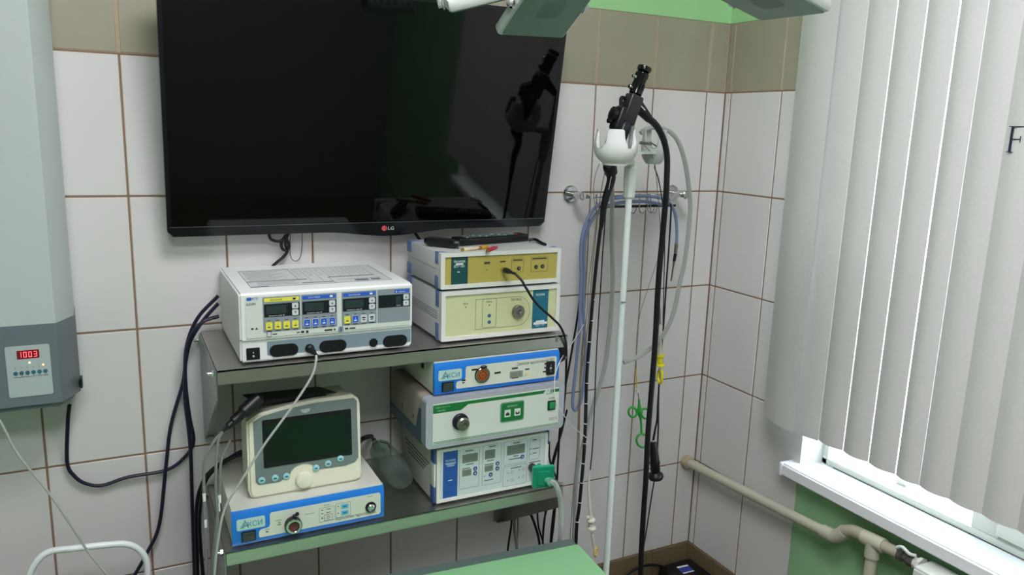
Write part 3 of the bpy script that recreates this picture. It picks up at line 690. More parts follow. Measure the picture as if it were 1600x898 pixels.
obj('power_button', lathe(bm_new(), (x, YG - .003, z), (0, -1, 0), [(.0085, 0), (.0085, .004), (.006, .006), (.005, .0055), (0, .0055)], 24), CHROME, k_)
p.text(ink, 'Видеокомплекс эндоскопический', (1046, 392, 1460, 392), .0012) if False else None
add_text(ink, 'Видеокомплекс эндоскопический', X(.665), X(.94), Z(.84), Z(.72), yk)
add_text(ink, 'ПАНЕЛЬ', X(.27), X(.31), Z(.5), Z(.46), yk); add_box(ink, X(.285), X(.3), yk - .0002, yk, Z(.56), Z(.54)); add_box(ink, X(.28), X(.305), yk - .0002, yk, Z(.62), Z(.6))
add_text(ink, 'СЕТЬ', X(.2), X(.23), Z(.7), Z(.66), yk); add_box(ink, X(.207), X(.222), yk - .0002, yk, Z(.765), Z(.735))
add_text(ink, 'Видеокамера', X(.46), X(.52), Z(.48), Z(.44), yk); add_text(ink, 'КАМЕРА', X(.585), X(.625), Z(.32), Z(.28), yk); add_text(ink, 'ПУСК', X(.88), X(.92), Z(.3), Z(.26), yk)
for q in (.42, .52): add_box(ink, X(.565), X(.58), yk - .0002, yk, Z(q + .02), Z(q)); add_box(ink, X(.6), X(.63), yk - .0002, yk, Z(q + .015), Z(q))
add_box(ink, X(.565), X(.578), yk - .0002, yk, Z(.68), Z(.655)); add_box(ink, X(.675), X(.685), yk - .0002, yk, Z(.42), Z(.4)); add_box(ink, X(.675), X(.685), yk - .0002, yk, Z(.62), Z(.6))
p.outline(ink, (X(.585), X(.64), Z(.76), Z(.58)), .0005, .0006, .001, px=False)
n = 16; xc, zc = X(.6125), Z(.67)
ring(ink, [(xc + .004 * math.cos(2 * PI * k / n), zc + .004 * math.sin(2 * PI * k / n)) for k in range(n)], [(xc + .0034 * math.cos(2 * PI * k / n), zc + .0034 * math.sin(2 * PI * k / n)) for k in range(n)], yk, yk - .0003); add_box(ink, xc - .0003, xc + .0003, yk - .0003, yk, zc - .0025, zc + .0025)
obj('lettering', ink, INK, t)
bm = bm_new(); p.outline(bm, (X(.55), X(.66), Z(.78), Z(.36)), .002, .0005, .001, px=False); p.outline(bm, (X(.664), X(.765), Z(.74), Z(.32)), .002, .0005, .001, px=False); obj('panel_outline', bm, TEALINK, t)
LB = mat('sky_blue_key', (98, 176, 208), .4)
for a, b in ((.37, .5), (.56, .69)): k_ = p.plate('key', (X(.7), X(.75), Z(b), Z(a)), LB, .001, .001, .001, px=False); obj('key_mark', add_box(bm_new(), X(.712), X(.738), YG - .0023, YG - .002, Z((a + b) / 2 + .02), Z((a + b) / 2 - .02)), TEALINK, k_)
# upper blue unit (light source)
YD = -.337
t, p, X, Z = blue_unit('light_source', 'blue fronted endoscopic light source on top of the green striped unit', .592, .918, ZL + .282, ZL + .359, YD, -.06, ZL + .279, None, False)
p.crop(560, 530, 4.706); ink = bm_new(); yk = YD - .0012
x, z = p.at(913, 262, .004)
s = obj('lamp_socket', lathe(bm_new(), (x, YD + .001, z), (0, -1, 0), [(.0175, 0), (.0175, .005), (.0165, .006), (.0145, .006), (.014, .003), (0, .003)], 32), CHROME, t)
obj('socket_rim', lathe(bm_new(), (x, YD, z), (0, -1, 0), [(.0188, 0), (.0188, .004), (.0176, .0045)], 32), BLACK, s)
obj('socket_core', lathe(bm_new(), (x, YD - .0015, z), (0, -1, 0), [(.0138, 0), (.0138, .0035), (0, .0035)], 28), mat('copper_core', (176, 96, 48), .4, .5), s)
bm = bm_new()
for k in range(9):
    aa = 2 * PI * k / 8; q = .0085 if k < 8 else 0; cyl(bm, (x + q * math.cos(aa), YD - .0049, z + q * math.sin(aa)), (x + q * math.cos(aa), YD - .0056, z + q * math.sin(aa)), .0014, 8)
obj('contacts', bm, BLACK, s)
obj('latch', lathe(bm_new(), (x - .001, YD - .004, z + .019), (.8, -.4, .15), [(.002, -.004), (.004, -.002), (.0045, .004), (.0025, .01), (0, .012)], 12), BLACK, s)
add_text(ink, 'Осветитель эндоскопический СВЕТ', X(.64), X(.955), Z(.4), Z(.27), yk)
for a0, a1, b0_, b1 in ((.28, .325, .37, .32), (.335, .36, .43, .39), (.46, .51, .56, .5), (.6, .65, .48, .43), (.71, .745, .55, .51), (.87, .905, .45, .41), (.87, .905, .58, .54), (.86, .905, .71, .67), (.6, .655, .78, .74), (.205, .235, .66, .61), (.21, .226, .73, .695)): add_box(ink, X(a0), X(a1), yk - .0002, yk, Z(b0_), Z(b1))
obj('lettering', ink, INK, t)
d_ = p.plate('display', (X(.585), X(.69), Z(.75), Z(.55)), mat('grey_display', (132, 140, 126), .3), .001, .0008, .001, px=False)
bm = bm_new(); add_text(bm, '88.8', X(.6), X(.675), Z(.72), Z(.58), YD - .0022); obj('digits', bm, mat('dim_digits', (116, 124, 110), .4), d_)
p.plate('yellow_key', (X(.715), X(.742), Z(.73), Z(.62)), mat('pale_yellow_key', (216, 206, 150), .4), .001, .0005, .001, px=False)
sw = p.plate('selector_switch', (X(.885), X(.955), Z(.80), Z(.36)), BLACK, .004, .004, .001, px=False)
bm = bm_new(); xm, zm = X(.92), Z(.58)
ring(bm, [(xm + .0025 * math.cos(2 * PI * k / 16), zm + .0028 * math.sin(2 * PI * k / 16)) for k in range(16)], [(xm + .0016 * math.cos(2 * PI * k / 16), zm + .0018 * math.sin(2 * PI * k / 16)) for k in range(16)], YD - .005, YD - .0054)
add_box(bm, xm - .0003, xm + .0003, YD - .0054, YD - .005, zm + .006, zm + .009); add_box(bm, xm - .0003, xm + .0003, YD - .0054, YD - .005, zm - .009, zm - .006); obj('mark', bm, WINK, sw)
obj('side_clip', add_box(bm_new(), .5905, .5935, YD + .07, YD + .085, ZL + .325, ZL + .345, .001), BLACK, t)

# ================================================================== GREEN STRIPED UNIT
YN = -.352
x0, x1, z0, z1, yb = .567, .928, ZL + .160, ZL + .2785, -.09
t = thing('green_light_source', 'grey unit with green stripes and steel light socket between two units on lower shelf', 'medical device', ((x0 + x1) / 2, YN, ZL + .143))
ALU = mat('silver_bezel', (172, 176, 186), .35, .2, var=.03)
bm = bm_new(); prism(bm, rr(x0, x1, z0, z1, .012), YN, YN + .03); bz = obj('bezel', bm, ALU, t, smooth=30)
TAUP = mat('taupe_casing', (146, 140, 128), .5, var=.04)
obj('cover', add_box(bm_new(), x0 + .003, x1 - .003, YN + .03, yb, z0 + .004, z1 - .003, .01, 3), TAUP, t, smooth=60)
SL = mat('slate_base', (72, 90, 104), .5)
for xe in (x0 + .0015, x1 - .0035): obj('base_cover', prism(bm_new(), [(YN + .03, z0 + .002), (yb, z0 + .002), (yb, z0 + .03), (YN + .07, z0 + .03), (YN + .052, z0 + .085), (YN + .03, z0 + .085)], xe, xe + .002, 'x'), SL, t)
for ya in (YN + .09, YN + .17): obj('screw', lathe(bm_new(), (x0 + .003, ya, z0 + .05), (-1, 0, 0), [(.005, 0), (.005, .001), (.0035, .002), (0, .002)], 14), DULL, t)
feet(t, (x0 + .06, x1 - .05), (YN + .05, yb - .04), ZL + .143, z0 + .006, .012)
p = Panel(t, YN); H_ = z1 - z0; W_ = x1 - x0
X = lambda f: x0 + W_ * f
Z = lambda f: z1 - H_ * f
p.plate('front_panel', (X(.045), X(.955), Z(.92), Z(.1)), WHITEPANEL, .0012, .002, px=False)
GR = mat('green_print', (20, 110, 52), .45); yk = YN - .0012
g = bm_new()
prism(g, [(X(.046), Z(.12)), (X(.85), Z(.12)), (X(.832), Z(.185)), (X(.285), Z(.185)), (X(.235), Z(.285)), (X(.046), Z(.285))], yk, yk - .0003)
add_box(g, X(.905), X(.954), yk - .0003, yk, Z(.185), Z(.12))
for q in (.865, .892): add_box(g, X(.05), X(.954), yk - .0003, yk, Z(q + .011), Z(q))
obj('green_stripe', g, GR, t)
tp = p.plate('touch_panel', (X(.515), X(.69), Z(.68), Z(.26)), GR, .0008, .006, .0012, px=False)
bm = bm_new(); p.outline(bm, (X(.518), X(.687), Z(.67), Z(.27)), .0055, .0006, .002, px=False); add_text(bm, 'INTENSITY', X(.565), X(.64), Z(.37), Z(.33), YN - .0022); obj('touch_outline', bm, mat('pale_green_line', (170, 210, 180), .5), tp)
for a in (.545, .618):
    k_ = p.plate('touch_key', (X(a), X(a + .044), Z(.57), Z(.42)), WHITEPANEL, .0006, .001, .002, tp, px=False)
    xm = X(a + .022); zm = Z(.505); bm = bm_new()
    prism(bm, [(xm - .005, zm - .004), (xm + .005, zm - .004), (xm + .005, zm + .0005), (xm, zm + .005), (xm - .005, zm + .0005)] if a < .6 else [(xm - .005, zm - .004), (xm + .005, zm - .004), (xm + .005, zm + .004), (xm, zm - .001), (xm - .005, zm + .004)], YN - .0026, YN - .003); obj('symbol', bm, mat('deep_green', (16, 60, 36), .5), k_)
sw = p.plate('power_switch', (X(.868), X(.928), Z(.56), Z(.36)), mat('dark_green_switch', (14, 56, 36), .4), .002, .001, .0012, px=False)
obj('rocker', add_box(bm_new(), X(.88), X(.92), YN - .006, YN - .003, Z(.53), Z(.39), .001), mat('lit_green_rocker', (30, 140, 76), .3), sw)
ink = bm_new(); add_text(ink, 'POWER', X(.875), X(.92), Z(.33), Z(.29), yk - .0003); add_text(ink, '1011', X(.885), X(.94), Z(.79), Z(.725), yk - .0003); cyl(ink, (X(.94), yk, Z(.48)), (X(.94), yk - .0004, Z(.48)), .001, 10)
for xa in (.855,):
    prism(ink, [(X(xa), Z(.21)), (X(xa + .026), Z(.21)), (X(xa + .013), Z(.1))], yk - .0001, yk - .0002)
p.outline(ink, (X(.884), X(.902), Z(.21), Z(.11)), .0005, .0006, .0013, px=False); add_box(ink, X(.89), X(.896), yk - .0003, yk, Z(.19), Z(.13))
obj('lettering', ink, INK, t)
bm = bm_new(); prism(bm, [(X(.8575), Z(.2)), (X(.8785), Z(.2)), (X(.868), Z(.115))], yk - .0002, yk - .0003); obj('warning_sign', bm, WHITEPANEL, t)
bm = bm_new(); add_text(bm, 'Light Source', X(.06), X(.16), Z(.19), Z(.155), yk - .0005); add_text(bm, 'XENON', X(.075), X(.125), Z(.255), Z(.22), yk - .0005); obj('lettering', bm, mat('pale_print', (150, 196, 160), .5), t)
p.crop(660, 590, 7.273)
x, z = p.at(432, 498, .004)
s = obj('socket_hood', lathe(bm_new(), (x, YN - .001, z), (0, -1, 0), [(.0195, 0), (.0195, .006), (.018, .008), (.013, .008)], 32), mat('blue_black_hood', (24, 28, 40), .4), t)
obj('light_socket', lathe(bm_new(), (x + .002, YN - .006, z - .002), (0, -1, 0), [(.0155, 0), (.0155, .012), (.0125, .015), (.007, .015), (.0065, .012), (.0045, .012), (.004, .008), (0, .008)], 32), DULL, s)

# ================================================================== INSUFFLATOR (bottom of the right stack)
YI = -.325
x0, x1, z0, z1, yb = .606, .902, ZL + .008, ZL + .142, -.09
t = thing('insufflator', 'white unit with four grey displays and dark blue label standing on lower shelf', 'medical device', ((x0 + x1) / 2, YI, ZL))
BOX = mat('pale_steel_casing', (182, 184, 176), .45, var=.03)
obj('casing', add_box(bm_new(), x0 - .004, x1 + .004, YI + .012, yb, z0, z1, .002), BOX, t)
bm = bm_new(); ring(bm, rr(x0, x1, z0, z1, .002), rr(x0 + .007, x1 - .007, z0 + .007, z1 - .007, .001), YI, YI + .014); obj('front_frame', bm, mat('pale_frame', (218, 220, 214), .4), t)
bm = bm_new()
for k in range(4): add_box(bm, x0 - .0046, x0 - .003, YI + .04 + .012 * k, yb - .02 - .01 * k, z0 + .085 - .009 * k, z0 + .087 - .009 * k)
obj('vent_slots', bm, mat('slot_dark', (60, 64, 62), .7), t)
for za, zb_ in ((z0 - .001, z0 + .04), (z1 - .035, z1 + .001)):
    for xe in (x0 - .006, x1 + .001): obj('corner_guard', add_box(bm_new(), xe, xe + .005, YI + .004, YI + .028, za, zb_, .0015), mat('deep_blue_corner', (60, 88, 150), .45), t)
bm = bm_new()
for xe in (x0 - .006, x1 + .001): add_box(bm, xe, xe + .005, YI + .004, YI + .028, z0 + .04, z1 - .035, .0012)
obj('corner_post', bm, mat('pale_frame', (218, 220, 214), .4), t)
feet(t, (x0 + .03, x1 - .03), (YI + .03, yb - .03), ZL, z0 + .001, .009)
p = Panel(t, YI + .004)
p.plate('front_panel', (x0 + .006, x1 - .006, z0 + .006, z1 - .006), mat('pale_blue_panel', (196, 206, 204), .42, var=.02), .002, .001, px=False); p.y -= .002
H_ = z1 - z0; W_ = x1 - x0
X = lambda f: x0 + W_ * f
Z = lambda f: z1 - H_ * f
p.plate('blue_label', (X(.055), X(.18), Z(.93), Z(.06)), mat('royal_blue_label', (32, 82, 156), .45), .0005, .0003, px=False)
bm = bm_new(); add_text(bm, 'Аксиома', X(.072), X(.16), Z(.25), Z(.2), p.y - .0008)
for k, q in enumerate((.275, .3, .33)): add_box(bm, X(.07 + .01 * k), X(.165 - .008 * k), p.y - .0008, p.y - .0005, Z(q + .012), Z(q))
add_box(bm, X(.1), X(.135), p.y - .0008, p.y - .0005, Z(.615), Z(.6)); obj('lettering', bm, mat('pale_blue_print', (190, 210, 230), .5), t)
ln = bm_new(); ink = bm_new()
for a0, a1, b0_, b1 in ((.195, .37, .06, .82), (.4, .57, .06, .83), (.59, .81, .06, .52), (.59, .81, .55, .94), (.83, .93, .06, .5)): p.outline(ln, (X(a0), X(a1), Z(b1), Z(b0_)), .003, .0005, 0, px=False)
for a0, a1, b0_ in ((.23, .33, .085), (.44, .53, .075), (.66, .755, .085), (.84, .915, .09)):
    p.outline(ln, (X(a0), X(a1), Z(b0_ + .05), Z(b0_)), .001, .0003, 0, px=False); add_box(ink, X(a0 + .015), X(a1 - .015), p.y - .0003, p.y, Z(b0_ + .035), Z(b0_ + .015))
add_box(ln, X(.83), X(.93), p.y - .0003, p.y, Z(.285), Z(.28))
obj('panel_outline', ln, mat('blue_grey_line', (70, 92, 120), .5), t)
DSP = mat('lcd_grey', (120, 128, 118), .25)
dg = bm_new()
for a0, a1, b0_, b1, s in ((.22, .355, .17, .33, '8888'), (.22, .3, .46, .58, '88'), (.42, .51, .16, .33, '88'), (.42, .495, .46, .57, '88'), (.62, .785, .15, .33, '88888')):
    p.plate('display', (X(a0), X(a1), Z(b1), Z(b0_)), DSP, .0008, .0006, px=False); add_text(dg, s, X(a0 + .012), X(a1 - .012), Z(b1 - .03), Z(b0_ + .03), p.y - .001)
obj('digits', dg, mat('lcd_digit', (96, 106, 98), .4), t)
KB = mat('round_blue_key', (56, 88, 140), .4)
for a, b in ((.335, .47), (.335, .56), (.535, .45), (.535, .545), (.765, .4), (.475, .64)):
    k_ = obj('round_key', cyl(bm_new(), (X(a), p.y, Z(b)), (X(a), p.y - .0014, Z(b)), .0052, 20), KB, t)
    obj('key_mark', prism(bm_new(), [(X(a) - .002, Z(b) - .0015), (X(a) + .002, Z(b) - .0015), (X(a), Z(b) + .0022)], p.y - .0014, p.y - .0017), WINK, k_)
for a0, a1, b in ((.25, .32, .36), (.22, .29, .43), (.44, .5, .36), (.42, .5, .43), (.42, .5, .735), (.64, .75, .41), (.68, .73, .36), (.66, .76, .59), (.86, .92, .28), (.86, .9, .37), (.83, .94, .545)): add_box(ink, X(a0), X(a1), p.y - .0003, p.y, Z(b + .016), Z(b))
for a, b in ((.42, .66), (.635, .68), (.74, .66), (.635, .83), (.74, .81), (.842, .285), (.842, .385)): cyl(ink, (X(a), p.y, Z(b)), (X(a), p.y - .0005, Z(b)), .0014, 10)
obj('lettering', ink, mat('slate_print', (78, 92, 104), .6), t)
bm = bm_new()
for a, b in ((.675, .68), (.78, .66), (.675, .83), (.78, .81)): ring(bm, [(X(a) + .0035 * math.cos(2 * PI * k / 12), Z(b) + .0045 * math.sin(2 * PI * k / 12)) for k in range(12)], [(X(a) + .0028 * math.cos(2 * PI * k / 12), Z(b) + .0038 * math.sin(2 * PI * k / 12)) for k in range(12)], p.y, p.y - .0003)
obj('symbols', bm, mat('brown_symbol', (150, 108, 96), .6), t)
# gas outlet, green filter and tube
p.crop(780, 690, 8.167); x, z = p.at(425, 330, .004)
obj('gas_outlet', lathe(bm_new(), (x, p.y, z), (0, -1, 0), [(.0105, 0), (.0105, .014), (.009, .016), (.005, .016), (.005, .02)], 24), mat('dark_steel', (90, 96, 98), .3, 1), t)
FG = clear('green_filter_plastic', (40, 180, 140), .42, .15)
c_ = Py(780 + 560 / 8.167, 690 + 440 / 8.167, YI - .055)
t = thing('gas_filter', 'square green plastic gas filter with clear tube at insufflator outlet', 'filter', (c_.x, c_.y, c_.z - .03))
rot = Euler((0, 0, math.radians(-12))).to_matrix().to_4x4(); T_ = Matrix.Translation(c_) @ rot
def fl_(bm): bmesh.ops.transform(bm, matrix=T_, verts=bm.verts); return bm
bm = bm_new(); prism(bm, rr(-.026, .026, -.026, .026, .004), -.007, .007); obj('filter_housing', fl_(bm), FG, t)
bm = bm_new(); ring(bm, rr(-.0275, .0275, -.0275, .0275, .004), rr(-.0225, .0225, -.0225, .0225, .003), -.004, .004); obj('rim', fl_(bm), mat('green_rim', (36, 164, 126), .3), t)
bm = bm_new(); prism(bm, rr(-.017, .017, -.017, .017, .004), -.012, -.006); obj('front_dome', fl_(bm), FG, t)
bm = bm_new(); add_box(bm, -.022, .022, -.002, .002, -.022, .022); obj('membrane', fl_(bm), mat('pale_membrane', (170, 214, 196), .7), t)
bm = bm_new(); lathe(bm, (0, .006, .012), (0, 1, 0), [(.008, 0), (.006, .01), (.006, .03)], 18); obj('inlet', fl_(bm), FG, t)
o0 = T_ @ Vector((.006, -.01, -.006)); 
s0 = Py(780 + 660 / 8.167, 690 + 510 / 8.167, c_.y - .03)
TUBEM = clear('clear_tube_plastic', (222, 226, 224), .28, .2)
obj('outlet', lathe(bm_new(), o0, s0 - o0, [(.007, 0), (.009, .012), (.0105, .02), (.009, (s0 - o0).length)], 18), clear('pale_green_plastic', (150, 214, 190), .4, .2), t)
pts = [s0] + [Py(u, v, y) for u, v, y in ((868, 757, -.42), (874.5, 775, -.42), (876.5, 800, -.41), (876, 830, -.4), (875, 850, -.39), (874, 900, -.38))]
obj('gas_tube', tube(bm_new(), pts, .0062, 12), TUBEM, t)

# ================================================================== PORTABLE MONITOR
ZM = ZL + .0845
YM = -.292
t = thing('portable_monitor', 'cream portable monitor with dark green screen standing on blue fronted processor', 'monitor', (.31, YM, ZM)); t.rotation_euler.x = math.radians(-4)
x0, x1, H_ = .188, .437, .203
def mon(pts): return [(a, ZM + b) for a, b in pts]
out = [(x0 + .016, 0), (x1 - .014, .001), (x1 - .004, .006), (x1 - .001, .016), (x1, H_ - .022), (x1 - .004, H_ - .01), (x1 - .016, H_), (x1 - .1, H_ - .001), (x0 + .09, H_ - .006), (x0 + .03, H_ - .016), (x0 + .004, H_ - .032), (x0 + .002, .018), (x0 + .006, .005)]
bm = prism(bm_new(), mon(out), YM, YM + .02); bmesh.ops.bevel(bm, geom=[e for e in bm.edges if abs(e.verts[0].co.y - YM) < 1e-5 and abs(e.verts[1].co.y - YM) < 1e-5], offset=.005, segments=3, affect='EDGES')
fr = obj('front_bezel', bm, CREAM, t, smooth=50)
bm = prism(bm_new(), mon([(x0 + .004 + (a - x0) * .965, max(b * .97 + .002, .0115)) for a, b in out]), YM + .02, YM + .125); bmesh.ops.bevel(bm, geom=[e for e in bm.edges if abs(e.verts[0].co.y - e.verts[1].co.y) < 1e-5 and e.verts[0].co.y > YM + .05], offset=.01, segments=3, affect='EDGES')
obj('rear_housing', bm, mat('cream_plastic_rear', (216, 213, 196), .45), t, smooth=50)
# grey face with arched top and dips around the knob
fx0, fx1 = x0 + .017, x1 - .008
face = [(fx0 + .006, .031), (fx0 + .05, .030)]
kx = x0 + .118; kz = .026
for k in range(9):
    a = PI - PI * k / 8 * .86 - .2; face.append((kx + .030 * math.cos(a), kz + .012 + .024 * math.sin(a)))
face += [(fx1 - .03, .042), (fx1 - .008, .047), (fx1, .056), (fx1, H_ - .014), (fx1 - .006, H_ - .0075), (fx1 - .09, H_ - .007), (fx0 + .07, H_ - .013), (fx0 + .02, H_ - .022), (fx0, H_ - .032), (fx0, .038)]
FACEM = mat('grey_monitor_face', (112, 124, 122), .42, var=.03)
fc = obj('grey_face', prism(bm_new(), mon(face), YM, YM - .0012), FACEM, t)
sx0, sx1, sz0, sz1 = fx0 + .018, fx1 - .014, .066, H_ - .031
obj('screen_frame', prism(bm_new(), rr(sx0, sx1, ZM + sz0, ZM + sz1, .003), YM - .0012, YM - .0022), BLACK, t)
obj('screen', prism(bm_new(), rr(sx0 + .0085, sx1 - .0085, ZM + sz0 + .008, ZM + sz1 - .008, .002), YM - .0022, YM - .0026), mat('green_black_screen', (16, 38, 24), .14, spec=.5), t)
obj('knob', lathe(bm_new(), (kx, YM - .001, ZM + kz), (0, -1, 0), [(.0185, 0), (.018, .006), (.0165, .009), (.015, .0098), (0, .0105)], 32), CREAM, t)
AQ = mat('aqua_button', (148, 196, 204), .4); ik = bm_new()
for a, b in ((fx0 + .012, .0405), (fx0 + .04, .0405), (fx0 + .064, .0405), (fx0 + .128, .048), (fx0 + .155, .0535), (fx0 + .183, .0605)):
    k_ = obj('round_button', lathe(bm_new(), (a, YM - .001, ZM + b), (0, -1, 0), [(.0074, 0), (.0074, .002), (.006, .003), (0, .0032)], 20), AQ, t)
    obj('button_mark', add_box(bm_new(), a - .003, a + .003, YM - .0046, YM - .0042, ZM + b - .0014, ZM + b + .0014), mat('deep_teal', (30, 70, 86), .5), k_)
mx_ = (sx0 + sx1) / 2 - .004
obj('badge', prism(bm_new(), [(mx_ - .011, ZM + H_ - .0185), (mx_ + .011, ZM + H_ - .0175), (mx_ + .008, ZM + H_ - .024), (mx_, ZM + H_ - .027), (mx_ - .008, ZM + H_ - .0245)], YM - .001, YM - .0022), LGREY, t)
# black tray on top
ZP = ZM + H_ * math.cos(math.radians(4)) + .004
pts = [Pz(u, v, ZP) for u, v in ((379, 616), (397, 628), (525, 612), (497, 603.5))]
A = Vector((.215, -.17)); 
t = thing('black_tray', 'thin black tray lying on top of the cream portable monitor', 'tray', (.3, -.2, ZP - .003))
bm = bm_new(); corners = [(p_.x, p_.y) for p_ in pts]
prism(bm, corners, ZP - .002, ZP, 'z'); obj('tray_plate', bm, BLACK, t)
bm = bm_new(); add_box(bm, corners[1][0] - .004, corners[2][0] - .02, min(c_[1] for c_ in corners) + .006, -.205, ZP - .012, ZP - .002, .003); obj('tray_base', bm, BLACK, t)
# black probe connector at the left of the monitor with its leads
a, b = Py(404, 622, -.30), Py(347.5, 674, -.33)
d_ = (b - a); L = d_.length
t = thing('probe_connector', 'black connector with pale leads hanging at the left of the portable monitor', 'connector', (a.x, a.y, b.z))
bm = bm_new(); lathe(bm, a, d_, [(.004, -.01), (.0135, .0), (.0145, L * .42), (.0105, L * .48), (.0105, L * .7), (.0075, L * .74), (.0075, L * .84), (.0045, L * .88), (.003, L)], 16); obj('connector_body', bm, RUBBER, t)
GL = mat('clear_grey_lead', (122, 126, 122), .45)
for i, q in enumerate((((347.5, 674.5), (340, 694.6), (337, 755), (340, 812), (333, 898), (331, 950)), ((347, 675), (333, 691.7), (320, 720), (318.7, 769), (321.6, 841), (323, 898), (323, 950)), ((360, 687), (346, 717.6), (343, 769), (337, 827), (330, 898), (328, 950)))):
    obj('lead', tube(bm_new(), [Py(u, v, (-.335, -.3, -.3)[i]) for u, v in q], (.0028, .0032, .0028)[i], 8), GL, t)
bm = bm_new()
for u, v, y in ((319, 776, -.3), (321, 817, -.3), (343, 779, -.3), (341.5, 792, -.3)):
    c_ = Py(u, v, y); cyl(bm, c_ - Vector((0, 0, .009)), c_ + Vector((0, 0, .009)), .0034, 10)
obj('lead_clip', bm, WHITEPL, t)
# clear oxygen mask between the lower units
MASK = clear('clear_mask_plastic', (214, 228, 220), .035, .06, .22)
a, b = Pz(588, 694, ZL + .05), Pz(632, 752, ZL + .031)
t = thing('oxygen_mask', 'clear plastic face mask lying on lower shelf between the device stacks', 'mask', (b.x, b.y, ZL))
d_ = b - a; L = d_.length
bm = lathe(bm_new(), a, d_, [(.007, 0), (.009, .006), (.02, .014), (.028, .032), (.0325, L * .5), (.033, L * .72), (.031, L * .86), (.026, L * .95), (.016, L), (0, L * 1.01)], 26)
for v in bm.verts:
    v.co += Vector((random.uniform(-1, 1), random.uniform(-1, 1), random.uniform(-1, 1))) * .0016
    v.co.z = max(v.co.z, ZL + .001)
obj('mask_shell', bm, MASK, t, smooth=60)
dn = d_.normalized()
obj('hose_fitting', lathe(bm_new(), a - dn * .012, d_, [(.006, 0), (.0085, .003), (.0085, .016), (.007, .018)], 18), clear('mask_fitting_plastic', (190, 206, 196), .35, .15), t)
pts = [a - dn * .01, a - dn * .035 + Vector((0, 0, .006)), Py(567, 685, -.14), Py(560, 692, -.1)]
obj('hose', tube(bm_new(), pts, .006, 10), mat('dark_grey_hose', (52, 54, 52), .5), t)
bm = bm_new(); tube(bm, [a + dn * .02 + Vector((.004, 0, .016)), a + dn * .05 + Vector((.012, 0, .024)), a + dn * .085 + Vector((.006, 0, .03))], .0016, 8); obj('strap', bm, BLACK, t)

# ================================================================== WALL IRRADIATOR (left)
YB = -.15
xl, xr, zb, zt = -.385, -.118, .992, 2.3
t = thing('air_sterilizer', 'white wall mounted air sterilizer cabinet with red clock display at left', 'sterilizer', ((xl + xr) / 2, 0, zb))
WENC = mat('white_enclosure', (184, 192, 190), .42, var=.02)
def section(inset=0): return [(xl + .003 - inset, -.002), (xl - inset, -.09), (xl + .03, YB - inset), (xr - .03, YB - inset), (xr + inset, -.09), (xr - .003 + inset, -.002)]
zg = 1.168
def arc(z, f): return z
b_ = obj('enclosure', prism(bm_new(), section(), zg, zt, 'z'), WENC, t)
bm = prism(bm_new(), section(.0012), zb, zg + .002, 'z'); bmesh.ops.bevel(bm, geom=[e for e in bm.edges if e.verts[0].co.z < zb + .001 and e.verts[1].co.z < zb + .001], offset=.012, segments=3, affect='EDGES')
obj('grey_control_housing', bm, GREYPL, t, smooth=40)
p = Panel(t, YB - .0012)
cp = p.plate('control_panel', (-.238, -.162, 1.024, 1.129), LGREY, .0015, .004, px=False)
p.y -= .0015
ds = p.plate('clock_display', (-.2185, -.1805, 1.1025, 1.1195), mat('dark_red_display', (92, 14, 22), .3, emit=.5), .0008, .0005, px=False)
sg = bm_new()
SEG = {'1': 'bc', '0': 'abcdef', '3': 'abcdg'}
for i, ch in enumerate('1003'):
    cx_ = -.2135 + i * .0088; cz_ = 1.111; w2, h2 = .0026, .0055; q = .0009
    B = {'a': (-w2, w2, h2 - q, h2), 'd': (-w2, w2, -h2, -h2 + q), 'g': (-w2, w2, -q / 2, q / 2), 'b': (w2 - q, w2, 0, h2), 'c': (w2 - q, w2, -h2, 0), 'e': (-w2, -w2 + q, -h2, 0), 'f': (-w2, -w2 + q, 0, h2)}
    for s in SEG[ch]: k0, k1, k2, k3 = B[s]; add_box(sg, cx_ + k0, cx_ + k1, p.y - .0013, p.y - .0009, cz_ + k2, cz_ + k3)
obj('lit_digits', sg, glow('red_led', (255, 96, 110), 2.2), ds)
for x, z, m_ in ((-.1985, 1.0935, glow('green_led', (220, 255, 170), 1.6)), (-.1755, 1.087, glow('orange_led', (255, 190, 120), 1.6))): obj('indicator_lamp', lathe(bm_new(), (x, p.y, z), (0, -1, 0), [(.002, 0), (.0017, .0012), (0, .0018)], 12), m_, cp)
for i in range(6): obj('round_button', lathe(bm_new(), (-.2235 + i * .0102, p.y, 1.0735), (0, -1, 0), [(.004, 0), (.0038, .001), (0, .0014)], 18), mat('teal_button', (52, 104, 120), .4), cp)
ik = bm_new()
for i in range(5): cyl(ik, (-.2235 + i * .0102, p.y, 1.0845), (-.2235 + i * .0102, p.y - .0003, 1.0845), .0009, 8)
for i in range(6): add_box(ik, -.2275 + i * .0102, -.2185 + i * .0102, p.y - .0003, p.y, 1.0648, 1.0656); add_box(ik, -.224 + i * .0102, -.222 + i * .0102, p.y - .0003, p.y, 1.0675, 1.0683)
obj('lettering', ik, INK, cp)
bm = bm_new(); c_ = Py(122, 598, -.085); add_box(bm, xr + .001, xr + .006, -.1, -.07, c_.z - .008, c_.z + .012, .001); obj('power_switch', bm, BLACK, t)

